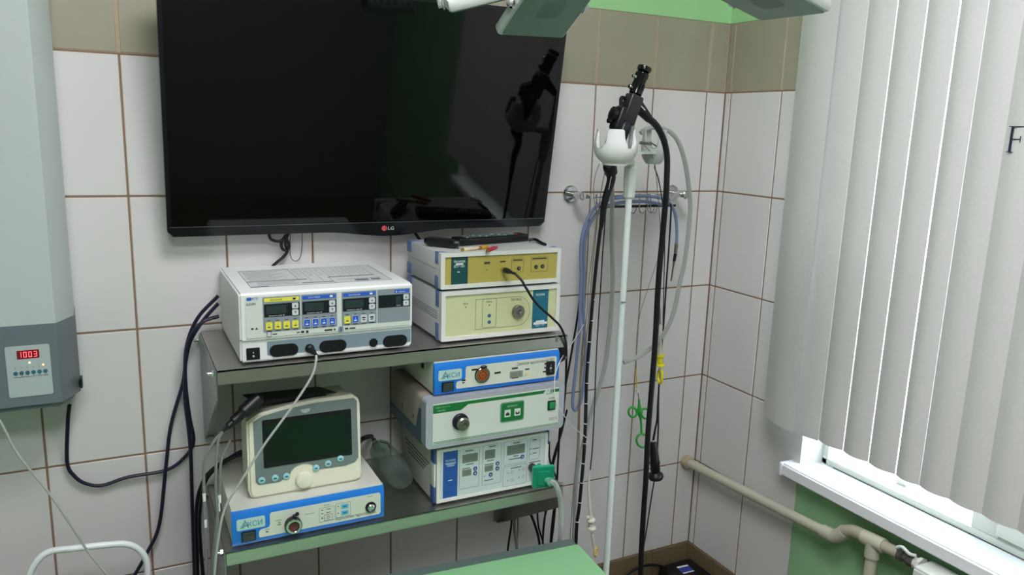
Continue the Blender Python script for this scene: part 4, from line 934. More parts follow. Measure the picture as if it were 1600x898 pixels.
# ================================================================== CABLES ON THE LEFT
def cable(pts, r, m, label, group=None, seg=8): return solo('cable', tube(bm_new(), [Py(u, v, y) for u, v, y in pts], r, seg), m, label, 'cable', group)
cable([(108.6, 633, -.05), (106, 660, -.03), (105, 722, -.015), (116, 743, -.013), (133.7, 755, -.013), (160, 758, -.013), (200.5, 745, -.014), (260.6, 734, -.016), (290.7, 711.6, -.018), (302.4, 688, -.02), (295.7, 648, -.022), (290, 598, -.025), (291, 544, -.03), (308, 498, -.035), (341, 462, -.04)], .0042, NAVY, 'dark navy power cable looping from the air sterilizer to the electrosurgical generator')
cable([(341, 474, -.06), (318, 500, -.055), (298, 532, -.05), (290, 565, -.045), (285.7, 598, -.04), (267, 665, -.035), (259, 731.7, -.035), (249, 818.6, -.04), (230.6, 862, -.045), (210.5, 898, -.05), (185, 940, -.05)], .0042, NAVY, 'dark navy cable swinging down left past the white tube frame')
cable([(342, 494, -.06), (318, 502, -.065), (300, 522, -.06), (291, 550, -.055), (289, 600, -.05), (290, 631, -.05), (297.4, 698, -.05), (300.7, 798, -.05), (304, 898, -.05), (305, 950, -.05)], .0042, NAVY, 'dark navy cable hanging straight down beside the shelf brackets')
cable([(380, 705, -.09), (371, 708, -.09), (334, 731.7, -.08), (316, 755, -.075), (307, 798.5, -.07), (308.5, 898, -.07), (309, 950, -.07)], .0045, RUBBER, 'black cable curving from behind the portable monitor down the wall')
cable([(380, 708, -.1), (350, 722, -.1), (322, 750, -.09), (312, 800, -.085), (313, 850, -.085), (317, 898, -.085), (318, 950, -.085)], .0042, RUBBER, 'black cable nearest the lower shelf in the left bundle')
cable([(-40, 600, -.28), (0, 658, -.27), (26.7, 708, -.26), (75, 768, -.25), (110, 818.6, -.245), (140, 865, -.24), (167, 898, -.24), (200, 950, -.24)], .0024, LEAD, 'thin pale grey cable running diagonally down across the left tiles')
# cable knot and thin loop below the television
cable([(452, 360, -.03), (446, 380, -.025), (449, 392, -.022), (442, 402, -.02), (430, 412, -.02), (400, 440, -.02)], .0038, RUBBER, 'black cable dropping behind the generator from the knot under the television')
solo('cable', tube(bm_new(), [Py(u, v, -.026) for u, v in ((420, 366), (424, 374), (436, 377), (446, 373), (452, 383), (448, 391), (441, 388), (440, 378), (448, 366))], .0036, 8), RUBBER, 'knotted black cable just under the television', 'cable')
cable([(454, 362, -.02), (453, 390, -.02), (455, 403, -.02), (462, 408, -.02), (469, 402, -.02), (472, 385, -.02), (472, 362, -.02)], .0009, RUBBER, 'very thin black wire loop hanging under the television', seg=6)
cable([(640, 352, -.035), (650, 366, -.03), (662, 380, -.022), (690, 392, -.02)], .004, RUBBER, 'black cable slanting from the television to behind the mustard fronted unit')

# ================================================================== WHITE TUBE FRAME (bottom left)
yt = -.2
t_pts = [(40, 960), (44, 915), (52, 885), (75, 862.5), (115, 856.5), (165, 851), (195, 849.5), (216, 857), (229, 876), (231, 905), (232, 960)]
P_ = [Py(u, v, yt) for u, v in t_pts]; lo_ = P_[0].z
t = thing('tube_frame', 'white bent metal tube frame standing before the tiles at bottom left', 'frame', (P_[0].x, yt, 0))
P_ = [Vector((P_[0].x, yt, .012)), Vector((P_[0].x, yt, .3))] + P_ + [Vector((P_[-1].x, yt, .3)), Vector((P_[-1].x, yt, .012))]
obj('bent_tube', tube(bm_new(), P_, .0068, 14), WHITEPOW, t)
bm = bm_new()
for q in (P_[0], P_[-1]): tube(bm, [Vector((q.x, yt - .13, .012)), Vector((q.x, yt + .1, .012))], .0068, 12, 1)
obj('base_tube', bm, WHITEPOW, t); obj('cross_tube', cyl(bm_new(), (P_[0].x, yt, .3), (P_[-1].x, yt, .3), .0068, 12), WHITEPOW, t)

# ================================================================== ENDOSCOPE STAND
XS, YS = 1.121, -.3
STW = mat('stand_white_plastic', (214, 222, 214), .38, var=.02)
t = thing('endoscope_stand', 'white floor stand with cup holders carrying the black endoscope', 'stand', (XS, YS, 0))
zc = Py(987, 318, YS).z
obj('pole', cyl(bm_new(), (XS, YS, .03), (XS, YS, zc + .02), .0085, 20), mat('stand_pole_enamel', (216, 226, 222), .3), t)
obj('pole_mark', add_box(bm_new(), XS - .0088, XS + .004, YS - .0094, YS - .006, Py(972, 471, YS).z - .002, Py(972, 471, YS).z + .0015, .0003), GREYPL2, t)
bm = bm_new(); zs = Py(985, 310, YS).z; ze = Py(988, 262, YS).z
lathe(bm, (XS, YS, zs), (0, 0, 1), [(.0105, 0), (.0145, .004), (.0145, .022), (.0155, .03), (.0165, ze - zs), (.012, ze - zs + .004)], 8); obj('clamp_sleeve', bm, STW, t)
zt_ = Py(1001, 183, YS).z
bm = bm_new(); cyl(bm, (XS, YS, ze), (XS, YS, ze + .022), .0135, 18); cyl(bm, (XS + .004, YS + .01, ze + .02), (XS + .004, YS + .01, zt_), .007, 14); obj('neck', bm, STW, t)
# front cup: bowl with four petals
def cup(cx, cy, zb, r, h, petals, off, name='cup'):
    bm = bm_new(); n = 72; rows = []
    prof = [(.55, 0), (.75, .10), (.9, .22), (.98, .36), (1.0, .5), (.99, .62), (.93, .80), (.88, 1.0)]
    def topf(a):
        c_ = math.cos(petals * (a + off)); q = min(1, max(0, (c_ + .72) / .7)); return .46 + .54 * q * q * (3 - 2 * q)
    for th in (0, -.0022):
        for f, hh in prof:
            rows.append([bm.verts.new((cx + (r * f + th) * math.cos(2 * PI * k / n), cy + (r * f + th) * math.sin(2 * PI * k / n), zb + h * min(hh, max(topf(2 * PI * k / n), .3)) )) for k in range(n)])
    m = len(prof); fs = []
    for i in range(m - 1):
        for s in (0, m):
            A_, B_ = rows[s + i], rows[s + i + 1]
            for k in range(n): fs.append(bm.faces.new((A_[k], A_[(k + 1) % n], B_[(k + 1) % n], B_[k])))
    for k in range(n): fs.append(bm.faces.new((rows[m - 1][k], rows[m - 1][(k + 1) % n], rows[2 * m - 1][(k + 1) % n], rows[2 * m - 1][k]))); fs.append(bm.faces.new((rows[0][k], rows[m][k], rows[m][(k + 1) % n], rows[0][(k + 1) % n])))
    bmesh.ops.remove_doubles(bm, verts=bm.verts, dist=1e-6); bmesh.ops.recalc_face_normals(bm, faces=bm.faces)
    return bm
YU = -.335
cb = Py(962, 258, YU); ct = Py(965, 202, YU)
CX, CZ0, CZ1 = Py(962, 230, YU).x, cb.z, ct.z
obj('cup', cup(CX, YU, CZ0 + .004, .0525, CZ1 - CZ0 - .004, 4, .6), WHITEPL, t, smooth=40)
bm = bm_new(); ring_n = 24
prism(bm, [(CX + .03 * math.cos(2 * PI * k / ring_n), YU + .03 * math.sin(2 * PI * k / ring_n)) for k in range(ring_n)], CZ0, CZ0 + .007, 'z'); obj('cup_base', bm, WHITEPL, t)
obj('cup_arm', prism(bm_new(), [(CX + .02, YU - .012), (XS, YS - .016), (XS + .012, YS + .01), (XS - .012, YS + .012), (CX + .02, YU + .02)], CZ0 + .001, CZ0 + .012, 'z'), STW, t)
rc = Py(1022, 232, -.24)
obj('cup', cup(rc.x, -.24, Py(1022, 256, -.24).z, .034, .088, 2, .9), mat('stand_pale_plastic', (196, 202, 194), .4), t, smooth=40)
obj('cup_arm', prism(bm_new(), [(XS - .004, YS + .004), (XS + .01, YS - .012), (rc.x + .012, -.256), (rc.x + .02, -.22), (rc.x - .02, -.22)], Py(1010, 238, -.27).z - .004, Py(1010, 238, -.27).z + .002, 'z'), STW, t)
bm = bm_new(); q = Py(999, 223, YS - .01); cyl(bm, q, q + Vector((.03, -.008, -.002)), .004, 12); obj('hook', bm, CHROME, t)
bm = bm_new()
for k in range(5):
    a = 2 * PI * k / 5 + .3; tube(bm, [(XS, YS, .075), (XS + .12 * math.cos(a), YS + .12 * math.sin(a), .06), (XS + .25 * math.cos(a), YS + .25 * math.sin(a), .045)], .011, 10, 3)
    lathe(bm, (XS + .25 * math.cos(a), YS + .25 * math.sin(a), 0), (0, 0, 1), [(.006, 0), (.02, .006), (.02, .034), (.006, .04)], 14)
obj('base', bm, STW, t)

# ================================================================== ENDOSCOPE
YO = -.335
A0, A1 = Py(1008, 104, YO - .004), Py(951, 262, YO)           # eyepiece rim, lower end of the grip
d_ = (A1 - A0); L = d_.length; dn = d_.normalized(); sx = Vector((1, 0, 0)); sx = (sx - dn * sx.dot(dn)).normalized(); sy = dn.cross(sx)
t = thing('endoscope', 'black flexible endoscope hanging in the white stand with ringed insertion tube', 'endoscope', (A1.x, YO, .25))
def along(f, a=0, b=0): return A0 + d_ * f + sx * a + sy * b
GL_ = mat('gloss_black', (16, 16, 18), .12); bm = bm_new()
lathe(bm, along(0), d_, [(.010, 0), (.0165, .001), (.0175, .005), (.0165, .012), (.0135, .014)], 28); ep = obj('eyepiece', bm, GL_, t)
bm = bm_new(); lathe(bm, along(.06), d_, [(.0135, 0), (.0165, .003), (.0165, .012), (.0148, .015), (.0148, L * .17), (.0158, L * .175), (.0158, L * .21), (.0135, L * .215)], 28); obj('focus_ring', bm, GL_, t)
bm = bm_new()
for k in range(14):
    a = 2 * PI * k / 14; o_ = (sx * math.cos(a) + sy * math.sin(a)) * .0149; tube(bm, [along(.17) + o_, along(.225) + o_], .0012, 6, 1)
obj('focus_grip', bm, GL_, ep)
obj('chrome_button', lathe(bm_new(), along(.13, -.016), -sx - dn * .1, [(.0055, 0), (.0055, .006), (.004, .0085), (0, .009)], 16), CHROME, t); obj('chrome_button', lathe(bm_new(), along(.23, -.015), -sx, [(.0055, 0), (.0055, .007), (.004, .009), (0, .0095)], 16), mat('dark_chrome', (120, 122, 124), .15, 1), t)
# square grip body
bm = bm_new(); M4 = Matrix((sx, sy, dn)).transposed().to_4x4(); M4.translation = A0
def gb(bm2): bmesh.ops.transform(bm2, matrix=M4, verts=bm2.verts); return bm2
BODYM = mat('charcoal_grip', (36, 37, 42), .35)
obj('control_body', gb(add_box(bm_new(), -.0165, .019, -.016, .016, L * .28, L * .56, .004, 2)), BODYM, t, smooth=50)
obj('lever_block', gb(add_box(bm_new(), -.030, .004, -.02, .014, L * .42, L * .66, .008, 3)), BLACK, t, smooth=50)
obj('angulation_wheel', gb(lathe(bm_new(), (-.034, -.004, L * .52), (-1, -.15, 0), [(.012, -.006), (.0165, -.004), (.0175, .003), (.0165, .008), (.012, .010)], 10)), BLACK, t, smooth=30)
obj('lever', gb(tube(bm_new(), [(-.02, -.006, L * .44), (-.026, -.008, L * .38), (-.027, -.008, L * .35), (-.017, -.008, L * .34)], .0048, 10, 4)), BLACK, t)
obj('wheel_lock', gb(lathe(bm_new(), (-.044, -.004, L * .6), (-1, -.1, .3), [(.006, -.008), (.006, .001), (0, .003)], 12)), BLACK, t)
obj('valve', gb(lathe(bm_new(), (-.006, -.016, L * .45), (-.2, -1, -.2), [(.0075, 0), (.0075, .007), (.006, .009), (0, .0095)], 18)), mat('grey_valve', (70, 72, 74), .3), t)
obj('valve', gb(lathe(bm_new(), (-.012, -.02, L * .56), (-.1, -1, 0), [(.009, 0), (.008, .006), (.005, .008), (0, .008)], 18)), DULL, t)
obj('grip', gb(lathe(bm_new(), (0, 0, L * .55), (0, 0, 1), [(.0165, 0), (.0185, .01), (.0185, L * .12), (.0165, L * .3), (.0145, L * .46)], 10)), mat('blue_black_grip', (30, 34, 44), .3), t, smooth=50)
b1 = Py(955, 280, YO + .008); b2 = Py(941, 342, YO + .02); b0_ = A1 - dn * .015
bm = bm_new(); obj('boot_collar', lathe(bm_new(), A1 - dn * .006, b1 - A1, [(.0165, 0), (.0155, .022), (.0125, .026)], 20), RUBBER, t)
obj('boot', tube(bm_new(), [A1, b1, Py(946, 311, YO + .014), b2, Py(939, 357, YO + .022)], lambda q: .0138 - .009 * q ** .8, 16), RUBBER, t)
hl = bm_new(); tube(hl, [Py(956, 272, YO - .007), Py(951, 296, YO + .0)], .0008, 6, 1); obj('boot_line', hl, LGREY, t)
ins = [(941, 342, -.315), (937, 367, -.31), (931.6, 414, -.305), (924.6, 485.7, -.3), (920.7, 536, -.3), (916.8, 590, -.3), (915, 652, -.3), (912.9, 702, -.3), (909, 749, -.3), (905, 792, -.3), (901.7, 815.6, -.3), (900, 845.5, -.3), (898, 900, -.3), (897, 960, -.3)]
IP = [Py(*q) for q in ins]; INSM = mat('insertion_tube_black', (20, 20, 28), .3)
it = obj('insertion_tube', tube(bm_new(), IP, .0046, 14), INSM, t)
for k, (u, v) in enumerate(((937, 366), (932.8, 400), (929.7, 434), (927, 467.5), (924.6, 500.6), (921.2, 533.6), (919, 565.5), (917, 598), (915.7, 630), (914.7, 661.5), (913.4, 692.5), (911.2, 723.4), (908.8, 753.8), (906, 784.5), (902, 814.5))):
    c_ = Py(u, v, -.301); bm = bm_new(); lathe(bm, c_ - Vector((0, 0, .0007)), (.06, 0, 1), [(.0049, 0), (.0049, .0014)], 16); obj('depth_ring', bm, WINK, it)
    if k % 2 == 0:
        bm = bm_new(); add_text(bm, ('2', '3', '4', '5', '6', '7', '8', '9')[k // 2], c_.x + .0002, c_.x + .003, c_.z + .003, c_.z + .008, c_.y - .0049); obj('depth_numeral', bm, WINK, it)
uc = [(999, 170, YO + .004), (1006, 179, YO + .005), (1023.6, 194, YO), (1034, 211, YO), (1040, 230, YO), (1042.5, 250, YO), (1042, 274, YO), (1041, 299, YO), (1039.5, 319, -.33), (1036.8, 350, -.325), (1034.5, 376, -.32), (1030, 425, -.32), (1027, 470, -.32), (1023.8, 533, -.32), (1019, 598, -.32), (1014, 657, -.32), (1012, 686.8, -.32), (1009, 749, -.32), (1005.5, 800, -.32), (1002, 863, -.32), (1001, 898, -.32), (1000, 960, -.31)]
obj('cord_branch', lathe(bm_new(), Py(990, 158, YO), Py(1016, 188, YO) - Py(990, 158, YO), [(.015, 0), (.0145, .02), (.012, .045), (.0095, .065)], 18), RUBBER, t, smooth=50)
ucm = obj('universal_cord', tube(bm_new(), [Py(*q) for q in uc], lambda q: .0076 if q > .2 else .0092 - .008 * q, 16), RUBBER, t)
bm = bm_new(); a = Py(1001, 165, YO - .015); b = Py(1008, 172, YO - .015); tube(bm, [a, b], .0013, 6, 1); cyl(bm, a - Vector((0, .0005, 0)), a - Vector((0, .001, 0)), .002, 10); obj('white_marking', bm, WINK, t)

# ================================================================== TOWEL RAIL WITH HOOKS
zr = Py(893, 303, -.01).z
xa, xb_ = Py(893, 303, -.01).x, Py(1052, 300, -.01).x
t = thing('hook_rail', 'chrome wall rail with small hooks behind the endoscope stand', 'rail', (xa, 0, zr - .05))
YR = -.062
for x in (xa, xb_):
    fl2 = obj('wall_rosette', lathe(bm_new(), (x, -.001, zr), (0, -1, 0), [(.024, 0), (.024, .006), (.021, .009), (.008, .009), (.008, .05), (.011, .052), (.011, .07), (.009, .072)], 32), CHROME, t)
    obj('grub_screw', lathe(bm_new(), (x + .006, -.06, zr - .011), (0, 0, -1), [(.003, 0), (.003, .002), (0, .002)], 10), DULL, fl2)
obj('rail', add_box(bm_new(), xa + .006, xb_ - .006, YR - .004, YR + .004, zr - .008, zr + .004, .001), CHROME, t)
obj('rail', add_box(bm_new(), xa + .06, xb_ - .03, YR - .003, YR + .003, zr - .036, zr - .0285, .001), mat('black_rail', (26, 26, 30), .3), t, label='black lower bar')
for u in (930, 982, 997, 1010, 1014):
    x = Py(u, 318, YR).x; k_ = .018
    obj('hook', tube(bm_new(), [(x, YR - .006, zr + .004), (x, YR - .007, zr - .03), (x, YR - .011, zr - .047), (x + .006, YR - .02, zr - .05), (x + .011, YR - .024, zr - .04), (x + .011, YR - .024, zr - .034)], .0018, 8, 4), CHROME, t)

# ================================================================== THINGS HANGING FROM RAIL AND STAND
HB = mat('blue_grey_hose', (124, 140, 176), .4, var=.04)
yq = -.09
t = thing('light_guide_cable', 'blue grey light guide cable looped over the chrome rail with metal tip', 'cable', (1.18, yq, .9))
P1 = [(1057, 380, yq), (1057.5, 367, yq), (1057, 350, yq), (1054, 331.5, yq), (1046, 317.4, yq), (1033.7, 309.6, yq), (1010, 306.5, yq), (979, 307.5, yq), (955, 311, yq), (938, 318, yq), (926, 329, yq), (914.5, 350, yq), (908.5, 375, yq), (907.5, 405, yq), (908, 431, yq), (906.5, 478, yq), (904.8, 524.7, yq), (902.5, 545, yq), (899, 582, yq), (895.5, 615, yq), (895, 633, yq), (898.8, 641, yq), (905, 633, yq), (910, 613.5, yq), (913.5, 582, yq), (914.8, 543, yq), (913, 515, yq + .004), (911.5, 478, yq + .008), (912.5, 431, yq + .01), (912.5, 405, yq + .01), (914, 375, yq + .01), (920, 353, yq + .01), (931, 335, yq + .01), (942, 325, yq + .01), (957, 319, yq + .01), (979, 315.5, yq + .012), (1010, 315, yq + .012), (1036, 320, yq + .012)]
obj('cable_jacket', tube(bm_new(), [Py(*q) for q in P1], .0048, 12), HB, t)
e = [Py(1057, 380, yq), Py(1055.5, 396, yq), Py(1053.3, 408, yq), Py(1048.5, 439, yq)]
obj('ferrule', lathe(bm_new(), e[0], e[1] - e[0], [(.0056, 0), (.006, .004), (.0052, (e[1] - e[0]).length)], 14), DULL, t)
obj('sleeve', lathe(bm_new(), e[1], e[2] - e[1], [(.005, 0), (.0046, (e[2] - e[1]).length)], 14), RUBBER, t)
obj('tip', lathe(bm_new(), e[2], e[3] - e[2], [(.004, 0), (.004, .01), (.0026, .014), (.0024, (e[3] - e[2]).length)], 12), DULL, t)
def hang(name, pts, r, m, label, cat='tube', seg=10): return solo(name, tube(bm_new(), [Py(*q) for q in pts], r, seg), m, label, cat)
CT = clear('clear_hose_plastic', (206, 210, 206), .34, .2)
yv = -.22
hang('clear_tube', [(1001, 208, yv), (1011.6, 201, yv), (1030, 199.5, yv), (1047.6, 206.5, yv), (1061, 224, yv), (1070.4, 254, yv), (1076, 290, yv), (1078, 310, yv), (1078, 335, yv), (1073.5, 381, yv), (1068, 417, yv), (1062, 442, yv), (1053, 486, yv), (1041, 515, yv), (1026, 535, yv), (1013, 547, yv), (994.7, 558, yv), (974.5, 566, yv)], .0062, CT, 'clear tube arching from the stand over to the right of the endoscope cord')
yv = -.16
hang('clear_tube', [(955, 240, yv), (956.5, 311, yv), (955.7, 358, yv), (957, 412.5, yv), (957, 447, yv), (954.5, 493.5, yv), (950.5, 534, yv), (944.5, 574.6, yv), (935.5, 607, yv), (923, 648, yv), (909.5, 702, yv), (902, 733.5, yv), (899.5, 777, yv), (897, 850, yv), (896, 930, yv)], .0062, CT, 'clear tube hanging between the ringed insertion tube and the white pole')
GRW = mat('grey_wire', (120, 118, 108), .5); TNW = mat('tan_wire', (150, 122, 84), .5)
yh = -.1
hang('wire', [(936.7, 256, yh), (930, 273.5, yh), (927.4, 297.6, yh), (929, 318, yh), (932, 340, yh), (923, 417, yh), (919.5, 445, yh), (916.8, 493.5, yh), (909, 543, yh), (906, 590, yh), (903.5, 640, yh), (901.5, 702, yh), (895, 777, yh), (890, 860, yh), (888, 930, yh)], .0011, GRW, 'thin grey wire left of the insertion tube, falling from the cup', 'wire', 6)
hang('wire', [(946, 264, yh), (939.4, 297.6, yh), (935, 330, yh), (926, 417, yh), (921.5, 470, yh), (917, 520, yh), (908, 590, yh), (906, 640, yh), (904.5, 702, yh), (899, 800, yh), (894, 930, yh)], .0014, TNW, 'thin tan wire left of the insertion tube', 'wire', 6)
hang('wire', [(1006, 226, -.28), (1017, 239, -.27), (1023.6, 260, -.25), (1027.6, 299, -.22), (1029.8, 327, -.2), (1032, 373.5, -.2), (1030.5, 440, -.2), (1031, 483, -.2)], .0011, GRW, 'thin grey wire running from the stand hook to the yellow handle', 'wire', 6)
hang('wire', [(1016, 222, -.26), (1030, 232, -.24), (1036, 242, -.2), (1023, 258, -.2), (1029, 280, -.18), (1035, 316, -.14), (1038.5, 360, -.13), (1038.4, 400, -.13), (1036.8, 462, -.13), (1036, 510, -.13)], .0017, RUBBER, 'thin black wire right of the endoscope cord from the stand hook', 'wire', 6)
hang('wire', [(1047, 318, -.1), (1048.5, 327, -.1), (1046, 373.5, -.1), (1043, 417, -.1), (1040.7, 447, -.1), (1036.8, 509, -.1), (1032, 560, -.1), (1029, 620, -.1), (1028.5, 668, -.1), (1027, 710, -.1)], .0026, NAVY, 'dark navy lead hanging from right end of the chrome rail', 'wire', 8)
hang('cable', [(912, 420, -.07), (907, 455, -.07), (903, 490, -.07), (893.5, 548, -.07), (886, 590, -.07), (882, 612, -.065), (880, 650, -.06), (873, 690, -.06), (864, 726, -.06), (858, 760, -.06), (850, 820, -.06), (848, 852, -.06), (846, 930, -.06)], .003, RUBBER, 'black cable slanting behind the blue grey loop down to the lower shelf', 'cable', 8)
hang('wire', [(912, 507, -.12), (896, 533, -.2), (877.5, 559.5, -.33), (868, 584, -.352), (866, 606, -.37), (868.5, 625, -.375), (876, 640, -.375), (893.4, 665, -.33), (921, 687, -.3)], .0011, mat('white_wire', (214, 216, 214), .5), 'thin white wire looping in front of the blue and green units', 'wire', 6)
# injector with white spool, yellowish ring
yz = -.26
t = thing('injection_instrument', 'white spooled endoscopic instrument with yellowish ring beside the couch corner', 'instrument', (Py(924, 820, yz).x, yz, .3))
obj('black_shaft', tube(bm_new(), [Py(u, v, yz) for u, v in ((949, 300), (945.6, 342), (941, 405), (938.6, 447), (933, 533), (930.8, 582), (928.5, 645), (925.4, 702), (922.2, 734))], .0016, 8), RUBBER, t)
IV = mat('ivory_plastic', (216, 212, 196), .45)
obj('white_sheath', tube(bm_new(), [Py(u, v, yz) for u, v in ((922.2, 734), (920, 757), (921, 784), (923.6, 811))], lambda q: .0022 + .0026 * q, 10), IV, t)
a, b = Py(923.4, 811, yz), Py(924.8, 833, yz)
obj('spool', lathe(bm_new(), a, b - a, [(.004, -.004), (.0115, 0), (.0125, .003), (.0115, .006), (.0075, .009), (.0075, .021), (.0115, .025), (.0125, .028), (.0115, .031), (.004, .034)], 22), IV, t)
obj('side_port', lathe(bm_new(), Py(922, 809, yz), (-.8, -.3, .6), [(.003, 0), (.003, .008), (.0045, .009), (.0045, .012)], 12), IV, t)
obj('shaft', tube(bm_new(), [b, Py(928, 853, yz)], .004, 10, 1), IV, t)
c_ = Py(931, 862, yz); n = 16
obj('finger_ring', tube(bm_new(), [c_ + Vector((.007 * math.cos(2 * PI * k / n), .005 * math.cos(2 * PI * k / n), .013 * math.sin(2 * PI * k / n))) for k in range(n)], .0036, 8, 2, True), mat('yellowed_plastic', (206, 182, 112), .45), t)
# green forceps handle
yg = -.14
t = thing('biopsy_forceps', 'green ringed forceps handle dangling on its wire right of the white pole', 'forceps', (Py(1000, 690, yg).x, yg, Py(1000, 702, yg).z))
GF = mat('green_plastic', (48, 160, 62), .35, var=.03)
obj('wire', tube(bm_new(), [Py(u, v, yg) for u, v in ((1030, 395), (1026.7, 408), (1010, 457.7), (999.4, 493.5), (994.7, 532.5), (994, 576))], .0009, 6), GRW, t)
obj('yellow_sheath', tube(bm_new(), [Py(u, v, yg) for u, v in ((994.4, 575), (995.5, 607))], .0018, 8, 1), mat('yellow_plastic', (218, 208, 60), .4), t)
obj('white_collar', tube(bm_new(), [Py(u, v, yg) for u, v in ((995.6, 606), (997, 613))], .0044, 12, 1), WHITEPL, t)
obj('rod', tube(bm_new(), [Py(u, v, yg) for u, v in ((997, 612), (998.4, 628))], .0013, 8, 1), DULL, t)
obj('stem', tube(bm_new(), [Py(u, v, yg) for u, v in ((998.4, 624), (999, 636), (1000, 647), (1001.7, 660), (1002.6, 678))], lambda q: .0034 + .006 * math.exp(-((q - .4) / .16) ** 2), 14), GF, t)
def loop(u, v, ru, rv, r, m, nm, tilt=0, parent=None, y=yg, nn=20):
    bm = bm_new(); P_ = []
    for k in range(nn):
        a = 2 * PI * k / nn; du, dv = ru * math.cos(a), rv * math.sin(a); P_.append(Py(u + du * math.cos(tilt) - dv * math.sin(tilt), v + du * math.sin(tilt) + dv * math.cos(tilt), y))
    tube(bm, P_, r, 10, 2, True); return obj(nm, bm, m, parent or t)
loop(988.6, 643.8, 6.4, 7.8, .0034, GF, 'finger_ring', -.25); loop(1008.6, 646, 6.6, 8, .0034, GF, 'finger_ring', -.35); loop(1003.8, 688, 9, 10.5, .0036, GF, 'thumb_ring', -.25)
# yellow handle
yy = -.2
t = thing('snare_instrument', 'yellow and white handled instrument hanging against the black endoscope cord', 'instrument', (Py(1031, 600, yy).x, yy, Py(1022, 748, yy).z))
YP = mat('bright_yellow_plastic', (226, 214, 40), .35)
def tq(pts, r, m, nm, n=4): return obj(nm, tube(bm_new(), [Py(u, v, yy) for u, v in pts], r, 12, n), m, t)
tq([(1031, 483), (1031.4, 508)], .0019, DULL, 'spring_sheath', 1)
tq([(1031.4, 507), (1031.2, 530), (1031.3, 554)], lambda q: .0046 if q < .5 else .0056, IV, 'white_handle')
a, b = Py(1031.3, 554, yy), Py(1031.3, 571, yy); Ls = (b - a).length
obj('spool', lathe(bm_new(), a, b - a, [(.006, 0), (.0135, .001), (.014, .004), (.009, .007), (.0085, Ls - .007), (.0135, Ls - .003), (.014, Ls), (.006, Ls + .002)], 22), YP, t)
tq([(1031.3, 570), (1031, 578)], .0036, IV, 'neck', 1)
c_ = Py(1031.5, 588, yy); n = 18
obj('thumb_ring', tube(bm_new(), [c_ + Vector((.0025 * math.cos(2 * PI * k / n), .013 * math.cos(2 * PI * k / n), .0195 * math.sin(2 * PI * k / n))) for k in range(n)], .0042, 10, 2, True), YP, t)
tq([(1030, 601), (1028.5, 618), (1027.5, 632), (1026.4, 656), (1023.6, 671), (1020.5, 689)], lambda q: .0022 + .0026 * max(0, q - .5), RUBBER, 'black_shaft')
a, b = Py(1020.6, 687, yy), Py(1024.6, 745, yy); Ls = (b - a).length
obj('white_band', lathe(bm_new(), a, b - a, [(.0062, 0), (.0062, .004)], 14), LGREY, t)
obj('handle_body', lathe(bm_new(), a + (b - a) * .06, b - a, [(.008, 0), (.0115, .008), (.0138, Ls * .5), (.016, Ls * .55), (.0142, Ls * .6), (.015, Ls * .74), (.0125, Ls * .8), (.022, Ls * .87), (.0235, Ls * .91), (.021, Ls * .97), (.006, Ls * .97)], 24), RUBBER, t, smooth=50)
tq([(1023, 746), (1019, 770), (1014, 801.6), (1009, 835), (1004, 870), (1002, 930)], .0019, RUBBER, 'lead')

# black cables by the right end of the shelves
cg = 'cables hanging behind the right device stack'
for pts, r, lab in (([(858, 690, -.07), (858, 700, -.065), (859, 718, -.06), (866, 738, -.05), (869, 750, -.045), (868, 779, -.04), (863.5, 810, -.04), (860, 852, -.04), (858, 930, -.04)], .003, 'black cable bulging left behind the green gas filter'),
                    ([(886, 640, -.06), (876, 680, -.055), (869, 700, -.05), (862.4, 726.5, -.05), (858, 760, -.05), (857, 783, -.05), (850, 815, -.05), (848, 852, -.05), (846, 930, -.05)], .003, 'black cable crossing behind the right end of the lower shelf'),
                    ([(803, 770, -.05), (800.7, 797, -.05), (798.5, 823.5, -.05), (793, 863, -.05), (790, 930, -.05)], .0032, 'black cable hanging straight under lower shelf, leftmost of that group'),
                    ([(815, 770, -.05), (823.8, 790, -.05), (837, 823.5, -.05), (843.7, 856, -.05), (848, 930, -.05)], .004, 'thick black cable slanting right under the lower shelf'),
                    ([(838, 770, -.04), (839, 788, -.04), (841.5, 823, -.04), (850, 856, -.04), (856, 930, -.04)], .003, 'black cable under the lower shelf bending right at its foot'),
                    ([(812, 780, -.06), (815, 795, -.06), (826, 802.6, -.06), (839, 799, -.06), (848, 786, -.06), (850, 770, -.06)], .002, 'thin black cable loop sagging under the lower shelf')):
    hang('cable', pts, r, RUBBER, lab, 'cable', 8)['group'] = cg
hang('grey_hose', [(806, 770, -.06), (806, 797, -.06), (804, 823, -.06), (808, 861, -.06), (810, 930, -.06)], .0045, mat('grey_hose', (124, 134, 138), .5), 'grey flat hose under the lower shelf beside black cable', 'hose')

